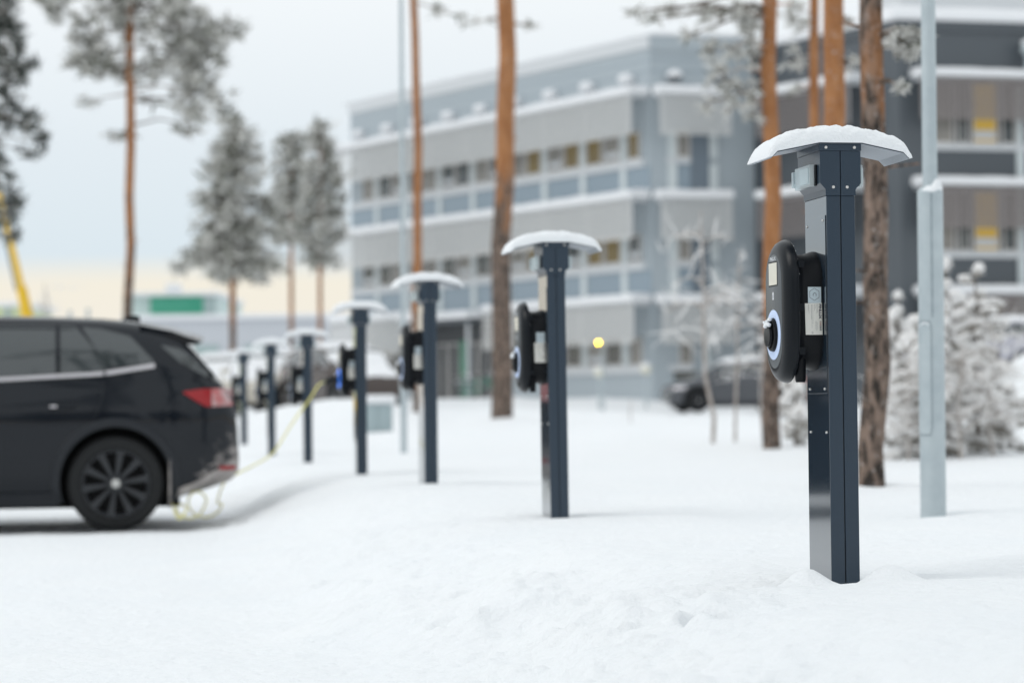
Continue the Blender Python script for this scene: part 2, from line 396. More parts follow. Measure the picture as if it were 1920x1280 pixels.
# ------------------------------------------------------------------ ground: one sheet of snow, road to the left, bank along the posts
_by = [0]+[p.y for p in POST_BASE]+[60]
_bz = [.335]+[p.z for p in POST_BASE]+[.36]
def ground_z(X, Y):
    X = np.asarray(X, float); Y = np.asarray(Y, float)
    u = (X-row_x(Y))*math.cos(PHI)
    w = fbm(X*1.1+3, Y*1.1, 3)
    t = sstep(-1.75, -.15, u+.30*w)
    bank = np.interp(Y, _by, _bz)
    rise = np.interp(Y, [0, 24, 30, 45, 60, 72, 84, 90, 130, 400], [0, .01, .06, .22, .38, .38, .45, .82, .9, .9])
    side = sstep(-1, 3, u)
    z = t*(bank+rise*side)
    far_left = sstep(40, 120, Y)*.5*(1-t)
    z = z+far_left
    # swells on the untouched bank, clods on its face, ruts on the road
    z = z+t*sstep(-.5, .8, u)*(.055*fbm(X*.55, Y*.4+9, 3)+.022*vn(X*1.3+4, Y*3.1))*np.interp(Y, [0, 5, 60], [.7, 1, 2.2])
    face = np.clip(4*t*(1-t), 0, 1)
    z = z+face*np.interp(Y, [0, 7, 12, 20], [1, 1, .55, .35])*(.085*fbm(X*3.1, Y*3.1, 4)+.045*np.abs(vn(X*9, Y*9))+.050*np.maximum(0, vn(X*15+3, Y*15))+.024*np.abs(vn(X*28, Y*28)))
    near = np.clip(1-Y/30, 0, 1)
    z = z+t*near*(.022*fbm(X*3.5+40, Y*3.5, 3)+.010*fbm(X*1.2+Y*.3, Y*7, 2))
    a = X*.97+Y*.2; b = -X*.2+Y*.97
    z = z+(1-t)*(.034*fbm(a*.5, b*1.6, 3)+.034*np.maximum(0, fbm(X*2.4+9, Y*2.4, 3)-.12)+.016*np.minimum(0, vn(a*.9+7, b*5.5)+.1)+.010*vn(a*1.2, b*4.2+.4*a)+.012*fbm(X*7, Y*7, 2)*near)
    def g(cx, cy, rx, ry, h):
        return h*np.exp(-((X-cx)/rx)**2-((Y-cy)/ry)**2)
    # level parking place
    pk = np.exp(-(((X+4.6)*.984+(Y-18.9)*.175)/4.0)**4-((-(X+4.6)*.175+(Y-18.9)*.984)/1.6)**4)*(1-t)
    z = z*(1-pk)+pk*(-.035+.008*vn(X*5, Y*5))
    # small mounds heaped against the nearest post, a broken-out hollow beside it
    z = z-g(1.05, 7.76, .22, .16, .082)+g(.93, 7.64, .080, .07, .072)+g(1.175, 7.65, .105, .07, .086)+g(.62, 7.45, .25, .2, .03)
    z = z-.17*np.exp(-(((X-.555)/.062)**2+((Y-7.03)/.062)**2)**2)+g(.47, 7.06, .07, .08, .035)+g(.535, 6.90, .045, .04, .045)+g(.62, 7.16, .12, .07, .03)+g(.35, 7.3, .05, .05, .03)+g(.20, 7.5, .04, .05, .035)
    z = z+g(1.55, 7.3, .4, .16, .03)+g(2.1, 8.4, .6, .5, .05)
    # footprints / dents and a clod on the road
    for cx, cy in ((-.33, 9.0), (-.27, 8.75), (-.20, 8.7), (-.05, 8.5), (.02, 8.45), (-.12, 8.25)):
        z = z-g(cx, cy, .035, .06, .018)
    z = z+g(-.93, 11.6, .035, .05, .035)+g(-.96, 11.5, .02, .03, .02)
    z = z-g(8.0, 70, 5, 16, .34)
    for tx, ty, ty2 in ((1448, 828, 28), (940, 788, 45), (1637, 918, 15.4), (1750, 957, 12.4), (783, 800, 50)):
        q = at(tx, ty, ty2); z = z+g(q.x, q.y+.05, .34, .34, .022)-g(q.x, q.y, .13, .13, .03)
    # heaps ploughed up farther off
    z = z+g(-4.6, 52, 2.2, 3, .36)+g(-2.9, 50, .9, 2, .30)+g(8.9, 41, 1.1, 3, 1.05)+g(10.4, 40, 1.3, 4, 1.0)+g(-.15, 45, .7, .9, .05)
    z = z+g(4.2, 27, 1.0, 1.6, .10)+g(2.0, 30, 1.6, 2, .06)+g(5.4, 24, 1, 1.5, .05)
    return z
def gz(x, y): return float(ground_z(np.array([x]), np.array([y]))[0])

def axis(lo, flo, fhi, hi, step, grow):
    mid = list(np.arange(flo, fhi, step)); s = step; up = []
    x = mid[-1]
    while x < hi: s *= grow; x += s; up.append(x)
    dn = []; x = flo; s = step
    while x > lo: s *= grow; x -= s; dn.append(x)
    return np.array(dn[::-1]+mid+up)
gx = axis(-900, -2.4, 2.4, 900, .02, 1.035)
gy = axis(-150, 4.6, 12.5, 1600, .02, 1.02)
GX, GY = np.meshgrid(gx, gy); GZ = ground_z(GX, GY)
nv = GX.size; me = bpy.data.meshes.new('snow_ground')
nxg, nyg = len(gx), len(gy)
idx = np.arange(nv).reshape(nyg, nxg)
quads = np.stack([idx[:-1, :-1], idx[:-1, 1:], idx[1:, 1:], idx[1:, :-1]], -1).reshape(-1, 4)
me.vertices.add(nv); me.vertices.foreach_set('co', np.stack([GX, GY, GZ], -1).ravel())
me.loops.add(quads.size); me.loops.foreach_set('vertex_index', quads.ravel())
me.polygons.add(len(quads)); me.polygons.foreach_set('loop_start', np.arange(0, quads.size, 4))
me.update(calc_edges=True); me.polygons.foreach_set('use_smooth', [True]*len(quads))
me.materials.append(M['snow'])
ground = bpy.data.objects.new('snow_ground', me); COL.objects.link(ground); ground['kind'] = 'structure'

# pine wood standing behind the photographer: it darkens what the car and the posts mirror
wood = MB(); rw = random.Random(77)
for i in range(46):
    x = rw.uniform(-46, 40); y = rw.uniform(-48, -24); h = rw.uniform(9, 15); z0 = gz(x, y)
    wood.tube([(x, y, z0-.3), (x+rw.uniform(-.3, .3), y, z0+h)], [.16, .05], M['twig_dark'], 6)
    for j in range(46):
        k = rw.random()**.8; z = z0+h*(.22+.80*k); rr = 2.3*(1.08-k)
        a = rw.uniform(0, 6.28); q = rw.random()**.5*rr; c = Vector((x+math.cos(a)*q, y+math.sin(a)*q, z))
        for s_ in range(9):
            d = Vector((rw.gauss(0, 1), rw.gauss(0, 1), rw.gauss(0, .6))).normalized()*rw.uniform(.4, .9); e = d.cross(Vector((rw.gauss(0, 1), rw.gauss(0, 1), rw.gauss(0, 1)))).normalized()*.13
            wood.add([c-e, c+e, c+d+e*.4, c+d-e*.4], [(0, 1, 2, 3)], M['frost'] if rw.random() < .2 else M['needle_dark'])
for x, y, h in ((-3.0, -2.5, 21), (1.2, -4.5, 22), (-6.3, -1.0, 20), (6.5, -1, 18), (-9.5, -3, 22), (-14, -1, 21)):
    z0 = gz(x, y); wood.tube([(x, y, z0-.3), (x, y, z0+h)], [.17, .05], M['twig_dark'], 8)
    for j in range(70):
        z = z0+h*rw.uniform(.52, 1.0); rr = 2.6*(1.15-(z-z0)/h)+.5; a = rw.uniform(0, 6.28); q = rw.random()**.5*rr; c = Vector((x+math.cos(a)*q, y+math.sin(a)*q, z))
        for s_ in range(14):
            d = Vector((rw.gauss(0, 1), rw.gauss(0, 1), rw.gauss(0, .6))).normalized()*rw.uniform(.25, .6); e = d.cross(Vector((rw.gauss(0, 1), rw.gauss(0, 1), rw.gauss(0, 1)))).normalized()*.06
            wood.add([c-e, c+e, c+d+e*.4, c+d-e*.4], [(0, 1, 2, 3)], M['frost'] if rw.random() < .2 else M['needle_dark'])
o = wood.build('pine_wood', None, smooth=False, kind='stuff', recalc=False)
# ------------------------------------------------------------------ office buildings
class Facade:
    """boxes along a wall: s along it, d out of it, z up"""
    def __init__(s, p, e, n): s.p = Vector((p[0], p[1], 0)); s.e = Vector((*e, 0)).normalized(); s.n = Vector((*n, 0)).normalized()
    def P(s, a, d, z): return s.p+s.e*a+s.n*d+Vector((0, 0, z))
    def box(s, mb, s0, s1, d0, d1, z0, z1, m):
        vs = [s.P(a, d, z) for z in (z0, z1) for a, d in ((s0, d0), (s1, d0), (s1, d1), (s0, d1))]
        return mb.add(vs, [(0,3,2,1),(4,5,6,7),(0,1,5,4),(1,2,6,5),(2,3,7,6),(3,0,4,7)], m)
eA = Vector((-.64, 1)).normalized(); nA = Vector((-1, -.64)).normalized()
eB = Vector((4.2, 1)).normalized(); nB = Vector((1, -4.2)).normalized()
c1 = at(1225, 742, 88.3); C1 = Vector((c1.x, c1.y))
LEN_A = 22.7; LEN_B = 4.0
C0 = C1+eA*LEN_A; C2 = C1+eB*LEN_B
C3 = C2-eA*8.0; C4 = C3+eB*24
FA = Facade(C1, eA, nA); FB = Facade(C1, eB, nB); FC = Facade(C2, -eA, nA); FD = Facade(C3, eB, nB)
ROOF_Z = 14.35; BASE_Z = .2
AW_Z = [12.55, 8.75, 4.95]                       # top of each sun shade with its snow

def footprint(mb, pts, z0, z1, m):
    return mb.loft([[(p.x, p.y, z0) for p in pts], [(p.x, p.y, z1) for p in pts]], m)

office = thing('office_building', 'pale grey three storey office building with snowy sun shades, behind the pine trunks', 'building', (C1.x, C1.y, BASE_Z))
def part(mb, name, parent, **k):
    o = mb.build(name, None, smooth=False, **k); o.parent = parent
    o.matrix_parent_inverse = Matrix.Translation(-Vector(parent_loc(parent)))
    return o
def parent_loc(p):
    v = Vector(p.location)
    while p.parent: p = p.parent; v = v+Vector(p.location)
    return v
inset = .9
w = MB(); footprint(w, [C0, C1, C2, C2+Vector((2, 14)), C0+Vector((4, 14))], BASE_Z, ROOF_Z, M['wall_a'])
part(w, 'wall', office)
w = MB()                                          # horizontal cladding joints on the top storey and parapet
FA.box(w, -.05, LEN_A+.06, 0, .07, ROOF_Z-.42, ROOF_Z+.06, M['trim_a']); FB.box(w, .02, LEN_B, 0, .065, ROOF_Z-.5, ROOF_Z+.05, M['wall_a'])
part(w, 'roof_edge', office)
w = MB()
for i in range(26):
    s0 = i*.9; h = .05+.10*abs(math.sin(i*1.7))*rnd.random()
    FA.box(w, s0, s0+.88, -.5, .10, ROOF_Z+.062, ROOF_Z+.07+h, M['ledge_snow'])
FB.box(w, .1, LEN_B, -.5, .1, ROOF_Z+.055, ROOF_Z+.17, M['ledge_snow'])
part(w, 'roof_snow', office)
w = MB()
for F_, L in ((FA, LEN_A), (FB, LEN_B)):
    for z in (13.1, 13.5): F_.box(w, .05, L-.05, 0, .018, z, z+.03, M['panel_a'])
part(w, 'cladding_joint', office, kind='stuff')

def sunshade(F_, s0, s1, ztop, parent, ms, n_slats=14, d=.85, snow=.30, hh=1.48, hs=.034):
    sh = MB()
    F_.box(sh, s0, s1, .08, d+.05, ztop-snow-.06, ztop-snow, M['trim_a'])
    k = max(2, int((s1-s0)/2.7)+1)
    for i in range(k):
        a = s0+.06+(s1-s0-.18)*i/(k-1)
        F_.box(sh, a, a+.06, d-.06, d-.02, ztop-snow-hh, ztop-snow-.062, M['trim_a'])
        F_.box(sh, a, a+.06, .05, d-.062, ztop-snow-.16, ztop-snow-.064, M['trim_a'])
    o = part(sh, 'sun_shade', parent)
    sl = MB()
    for i in range(n_slats):
        z = ztop-snow-.09-(hh-.09)*i/(n_slats-1)
        # tilted slat
        vs = [F_.P(a, dd, zz) for a in (s0, s1) for dd, zz in ((d-.012, z+hs), (d+.030, z-hs+.008), (d+.022, z-hs), (d-.020, z+hs-.008))]
        sl.add(vs, [(0,1,5,4),(1,2,6,5),(2,3,7,6),(3,0,4,7),(0,3,2,1),(4,5,6,7)], ms)
    q = sl.build('slats', None, smooth=False, kind='stuff'); q.parent = o
    sn = MB(); n = max(4, int((s1-s0)/.5)); pr = []
    for i in range(n+1):
        a = s0-.04+(s1-s0+.08)*i/n; h = snow*(.92+.16*rnd.random())
        pr.append([F_.P(a, dd, ztop-snow+.004+zz) for dd, zz in ((.05, 0), (.05, h*.9), (.3, h), (d-.1, h*.97), (d+.07, h*.7), (d+.09, 0))])
    sn.loft(pr, M['ledge_snow'])
    q = sn.build('ledge_snow', None); q.parent = o
    return o

def window(F_, s0, s1, z0, z1, parent, g, mull=None, blind=0):
    fr = MB(); b = .07; d0, d1 = .002, .075
    F_.box(fr, s0, s0+b, d0, d1, z0, z1, M['frame_w']); F_.box(fr, s1-b, s1, d0, d1, z0, z1, M['frame_w'])
    F_.box(fr, s0+b+.001, s1-b-.001, d0, d1-.002, z0, z0+b, M['frame_w']); F_.box(fr, s0+b+.001, s1-b-.001, d0, d1-.002, z1-b, z1, M['frame_w'])
    if mull: 
        a = s0+(s1-s0)*mull; F_.box(fr, a-.035, a+.035, d0, d1-.004, z0+b+.001, z1-b-.001, M['frame_w'])
    o = part(fr, 'window', parent)
    gl = MB(); F_.box(gl, s0+.02, s1-.02, .003, .03, z0+.02, z1-.02, M[g])
    if blind:
        F_.box(gl, s0+b+.02, s1-b-.02, .031, .04, z0+b+.10, z0+b+.10+blind, M['trim_a'])
    q = gl.build('pane', None, smooth=False); q.parent = o
    return o

BAY = 2.66; S0 = 1.6
bays = [S0+BAY*k for k in range(9)]
gl_cycle = ['glass', 'glass_blind', 'glass', 'glass', 'glass_blind', 'glass', 'glass_blind']
k = 0
for lev, zt in enumerate(AW_Z):
    z_top = zt-1.60; z_sill = zt-2.62
    segs = [(.0, LEN_A+.5)] if lev < 2 else [(.0, 10.4), (15.9, LEN_A+.5)]
    for s0, s1 in segs: sunshade(FA, s0, s1, zt, office, M['slat'])
    # sill band
    sb = MB()
    for s0, s1 in ([(.35, LEN_A-.1)] if lev < 2 else [(.35, 10.9), (15.7, LEN_A-.1)]):
        FA.box(sb, s0, s1, 0, .10, z_sill-.30, z_sill, M['trim_a'])
    part(sb, 'sill', office)
    spots = [(.62, 1.36)]
    for b0 in bays:
        spots += [(b0+.26, b0+1.32), (b0+1.46, b0+2.5)]
    for s0, s1 in spots:
        if s1 > LEN_A-.2 or (lev == 2 and 10.8 < s1 and s0 < 15.8): continue
        near = s0 < 8
        g = gl_cycle[k % 7]
        if near and lev < 2 and k % 3 != 1 : g = 'glass_lit'
        window(FA, s0, s1, z_sill+.004, z_top, office, g, None, .22 if k % 3 == 1 else 0)
        k += 1
for b0 in bays:                                   # pale pilasters between the bays, between sill band and the shade below
    if b0+.2 > LEN_A: continue
    for lev in range(2):
        p = MB(); FA.box(p, b0-.12, b0+.2, 0, .085, AW_Z[lev+1]-.2, AW_Z[lev]-2.925, M['pilaster'])
        part(p, 'pilaster', office)
    for lev in range(3):
        if lev == 2 and 10.5 < b0 < 15.8: continue
        p = MB(); FA.box(p, b0-.12, b0+.2, 0, .082, AW_Z[lev]-2.61, AW_Z[lev]-1.58, M['pilaster'])
        part(p, 'pilaster', office)
for lev in range(2):                              # blue-grey panels under the sills
    for i, b0 in enumerate([-.8]+bays):
        a0 = max(b0+.22, .02); a1 = min(b0+BAY-.14, LEN_A-.1)
        if a1-a0 < .4: continue
        p = MB(); FA.box(p, a0, a1, 0, .03, AW_Z[lev+1]-.2, AW_Z[lev]-2.93, M['panel_a'])
        part(p, 'wall_panel', office)
for i in range(9):                                # snow-capped vent hoods on the top storey
    s = 1.15+2.55*i
    v = MB(); FA.box(v, s-.22, s+.22, 0, .42, 12.72, 12.80, M['trim_a'])
    v.ball(FA.P(s, .22, 12.92), .33, M['ledge_snow'], 10, 6, (1, .8, .62))
    part(v, 'vent_hood', office)
# the short wall right of the corner
for lev, zt in enumerate(AW_Z):
    sunshade(FB, .12, 2.85, zt-.05, office, M['slat'])
    zs = zt-2.62
    sb = MB(); FB.box(sb, .6, 1.52, 0, .11, zs-.22, zs, M['trim_a']); part(sb, 'sill', office)
    window(FB, 1.0, 1.5, zs+.004, zt-1.62, office, 'glass_blind')
    if lev < 2:
        p = MB(); FB.box(p, 1.54, 2.22, 0, .055, AW_Z[lev+1]-.3, zt-1.6, M['dark_panel']); part(p, 'dark_panel', office)
    if lev == 2:
        p = MB(); FB.box(p, .8, 1.7, 0, .06, 1.75, 2.1, M['glass']); part(p, 'cellar_window', office)
    for a in (.66, 2.24) if lev < 2 else (1.9,):
        p = MB(); FB.box(p, a, a+.32, 0, .09, (AW_Z[lev+1]-.3) if lev < 2 else 1.0, zs-.225, M['pilaster']); part(p, 'pilaster', office)
        p = MB(); FB.box(p, a+.01, a+.31, 0, .087, zs+.004, zt-1.64, M['pilaster']); part(p, 'pilaster', office)
    if lev < 2:
        p = MB(); FB.box(p, 1.0, 1.52, 0, .05, AW_Z[lev+1]-.3, zs-.23, M['panel_a']); part(p, 'wall_panel', office)
for s in (.9, 2.6):
    v = MB(); FB.box(v, s-.2, s+.2, 0, .42, 12.74, 12.87, M['wall_d']); v.ball(FB.P(s, .22, 12.95), .30, M['ledge_snow'], 10, 6, (1, .8, .62)); part(v, 'vent_hood', office)
# the entrance under its snow-covered roof
en = MB(); FA.box(en, 10.5, 15.8, .05, 1.5, 4.25, 4.42, M['wall_d']); o_en = part(en, 'entrance_roof', office)
sn = MB(); FA.box(sn, 10.45, 15.85, .04, 1.56, 4.424, 4.72, M['ledge_snow']); part(sn, 'entrance_snow', office)
w = MB(); FA.box(w, 11.0, 15.6, 0, .05, .8, 4.24, M['recess_shade']); part(w, 'entrance_shade_panel', office)  # flat dark panel on the solid wall, recess shade put into its colour
for a in (11.15, 12.0, 13.5, 14.4):
    window(FA, a, a+.8, 1.0, 3.5, office, 'glass')
w = MB(); FA.box(w, 12.85, 13.35, .052, .12, 1.0, 3.6, M['door_green']); d_ = part(w, 'door', office); d_['label'] = 'green entrance door'
w = MB(); FA.box(w, 13.3, 13.34, .123, .16, 2.0, 2.3, M['chrome']); q = part(w, 'door_handle', office)
for a in (10.75, 15.6):
    w = MB(); FA.box(w, a, a+.12, 1.2, 1.32, .6, 4.245, M['trim_a']); part(w, 'entrance_column', office)

# the darker block on the right
block = thing('office_block', 'charcoal office block with lit yellow windows at the right edge behind the lamp post', 'building', (C3.x, C3.y, BASE_Z))
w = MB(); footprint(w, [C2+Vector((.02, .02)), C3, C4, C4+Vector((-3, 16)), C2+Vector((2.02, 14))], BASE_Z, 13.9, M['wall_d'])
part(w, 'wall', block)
w = MB()
FD.box(w, -.04, 24, 0, .08, 13.6, 13.95, M['wall_d']); FC.box(w, .05, 8.1, 0, .08, 13.6, 13.94, M['wall_d'])
part(w, 'roof_edge', block)
w = MB(); pr = []
for i in range(30):
    a = -.25+24*i/29; h = .40+.08*rnd.random()
    pr.append([FD.P(a, d, 13.955+z) for d, z in ((.20, 0), (.22, h*.5), (.1, h), (-.6, h*1.05), (-2.2, h), (-2.2, 0))])
w.loft(pr, M['ledge_snow']); pr = []
for i in range(12):
    a = .0+8.0*i/11; h = .40+.06*rnd.random()
    pr.append([FC.P(a, d, 13.95+z) for d, z in ((.2, 0), (.22, h*.5), (.1, h), (-.6, h*1.05), (-1.5, h), (-1.5, 0))])
w.loft(pr, M['ledge_snow'])
part(w, 'roof_snow', block)
w = MB(); FD.box(w, .6, 24, -5, -1.2, 13.9, 15.6, M['trim_a']); part(w, 'roof_penthouse', block)
for lev, zt in enumerate((12.25, 8.55, 4.85)):
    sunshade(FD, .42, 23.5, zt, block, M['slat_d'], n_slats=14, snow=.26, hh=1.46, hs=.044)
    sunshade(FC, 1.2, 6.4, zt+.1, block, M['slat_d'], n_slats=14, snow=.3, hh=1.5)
    zs = zt-2.52
    sb = MB(); FD.box(sb, 1.0, 23.4, 0, .10, zs-.22, zs, M['trim_a']); part(sb, 'sill', block)
    a = 1.15; i = 0
    while a < 22:
        g = ('glass_blind', 'glass', 'glass_bright', 'glass', 'glass_lit', 'glass', 'glass_lit')[i % 7]
        if lev == 1 and i % 7 in (2,): g = 'glass_bright'
        wd = (.8, .45, .95, .55, .75, .6, .8)[i % 7]
        window(FD, a, a+wd, zs+.004, zt-.4, block, g, None, .3 if g == 'glass_bright' else 0)
        if i % 7 in (3,):
            p = MB(); FD.box(p, a+wd+.02, a+wd+.30, 0, .09, zs-3.3 if lev < 2 else .8, zs-.225, M['pilaster']); part(p, 'pilaster', block)
            p = MB(); FD.box(p, a+wd+.03, a+wd+.29, 0, .088, zs+.004, zt-.42, M['pilaster']); part(p, 'pilaster', block)
            a += .3
        a += wd+.12; i += 1
for s, z in ((4.6, 12.4), (8.3, 12.4), (12.0, 12.4)):
    v = MB(); v.tube([FD.P(s, .5, 12.0), FD.P(s, .5, z+.45)], .14, M['galv'], 10); v.tube([FD.P(s, .5, z+.451), FD.P(s, .5, z+.75)], [.3, .26], M['galv'], 12)
    v.ball(FD.P(s, .5, z+.8), .28, M['ledge_snow'], 10, 6, (1, 1, .5)); part(v, 'vent_pipe', block)
v = MB(); FD.box(v, 6.5, 6.9, 0, .3, 12.85, 12.98, M['galv']); v.ball(FD.P(6.7, .2, 13.1), .26, M['ledge_snow']); part(v, 'vent_hood', block)

# ------------------------------------------------------------------ far buildings on the left
pa = at(235, 600, 150); pb = at(664, 606, 150)
hall = thing('warehouse', 'long low pale grey hall behind the row of charging posts, left of the office building', 'building', (pa.x, 150, 0))
w = MB(); w.box(pa.x, pb.x+14, 150, 175, 0, pa.z, M['far_wall']); part(w, 'wall', hall)
w = MB(); w.box(pa.x-.2, pb.x+14, 149.8, 175, pa.z+.002, pa.z+.30, M['ledge_snow']); part(w, 'roof_snow', hall)
for i in range(7):
    w = MB(); x0 = pa.x+1+i*3.2; w.box(x0, x0+1.6, 149.9, 149.998, pa.z-2.6, pa.z-1.6, M['far_grey']); part(w, 'window', hall)
pa2 = at(247, 556, 178); pb2 = at(405, 556, 178); zb2 = at(300, 589, 178).z
gb = thing('retail_building', 'flat roofed building with a green front panel above the car roof', 'building', (pa2.x, 178, 0))
w = MB(); w.box(pa2.x, pb2.x, 178, 195, 0, pa2.z, M['pale_teal']); part(w, 'wall', gb)
def xx(p, Y=178): return at(p, 560, Y).x
w = MB(); w.box(xx(283), xx(382), 177.7, 177.998, zb2, pa2.z-.02, M['green_wall']); o_ = part(w, 'sign_band', gb); o_['label'] = 'green front panel'
w = MB(); w.box(xx(382)+.01, xx(404), 177.72, 177.998, zb2, pa2.z-.03, M['far_grey']); part(w, 'side_panel', gb)
w = MB(); w.box(pa2.x-.2, pb2.x+.2, 177.5, 195, pa2.z+.002, pa2.z+.3, M['ledge_snow']); w.box(xx(312), xx(338), 177.4, 179, pa2.z+.302, pa2.z+.9, M['ledge_snow']); part(w, 'roof_snow', gb)
pl = at(-120, 577, 170); pr_ = at(36, 577, 170)
lb = thing('shed', 'pale lime green shed at the left edge behind the yellow boom', 'building', (pl.x, 170, 0))
w = MB(); w.box(pl.x, pr_.x, 170, 182, 0, pl.z, M['pale_lime']); part(w, 'wall', lb)
w = MB(); w.box(pl.x-.2, pr_.x+.2, 169.7, 182, pl.z+.002, pl.z+.35, M['ledge_snow']); part(w, 'roof_snow', lb)
w = MB(); w.box(pr_.x-1.0, pr_.x-.6, 169.85, 169.998, 0, pl.z-.1, M['far_grey']); part(w, 'downpipe', lb)
# ------------------------------------------------------------------ charging posts
PH = 1.39                                          # snow level to canopy plate
def V3(u, v, z): return Vector((u, v, z))
def plate_z(u):
    a = abs(u)
    if a < .071: return 0
    if a < .211: return -.205*(a-.071)
    return -.0287-(a-.211)*1.0
def snow_cap(root, sd, thick=1.0):
    PHv = PH; th = .0032; us_ = None
    nu, nvv = 150, 56
    r_ = random.Random(sd); o1, o2 = r_.uniform(0, 90), r_.uniform(0, 90); tilt = r_.uniform(-.03, .03) if sd else 0.0
    U = np.linspace(-.240, .240, nu+1)[:, None]*np.ones((1, nvv+1)); TH = np.linspace(0, math.pi, nvv+1)[None, :]*np.ones((nu+1, 1))
    pz = np.vectorize(plate_z)(np.clip(U, -.230, .230)); uu = np.abs(U)/.240
    zb = PH+pz+th
    e = np.clip(1-uu**9, 0, 1)**.5
    h = np.maximum(.002, ((PH+.064-.90*U*U+tilt*U)-zb)*thick)*e
    c_, s_ = np.cos(TH), np.sin(TH)
    S = TH*.105                                     # roughly the distance round the section
    d = 1+(.17*fbm(U*20+o1, S*20+o2, 3)+.10*fbm(U*60+o2, S*60+o1, 2)+.05*vn(U*150, S*150))*np.clip(s_*4, 0, 1)
    V = .115-(.128+.004*np.sign(c_)*0)*np.sign(c_)*np.abs(c_)**.42*(1+(d-1)*.12)
    Zt = zb+.0005+h*np.abs(s_)**.55*d
    du = .006*fbm(S*40+o1, U*6, 3)*np.clip((uu-.7)/.3, 0, 1)*np.sign(U)
    T = np.stack([U+du, V, Zt], -1).reshape(-1, 3); Bt = np.stack([U+du, V, zb+.0004], -1).reshape(-1, 3)
    W = nvv+1; o_ = (nu+1)*W; fs = []
    for i in range(nu):
        for j in range(nvv):
            a = i*W+j; fs.append((a, a+W, a+W+1, a+1)); fs.append((o_+a, o_+a+1, o_+a+W+1, o_+a+W))
    for i in range(nu):
        for j in (0, nvv):
            a = i*W+j; fs.append((a, a+W, o_+a+W, o_+a))
    for j in range(nvv):
        for i in (0, nu):
            a = i*W+j; fs.append((a, a+1, o_+a+1, o_+a))
    s = MB(); s.add(np.vstack([T, Bt]).tolist(), fs, M['cap_snow']); return s.build('snow_cap', root, ang=80)

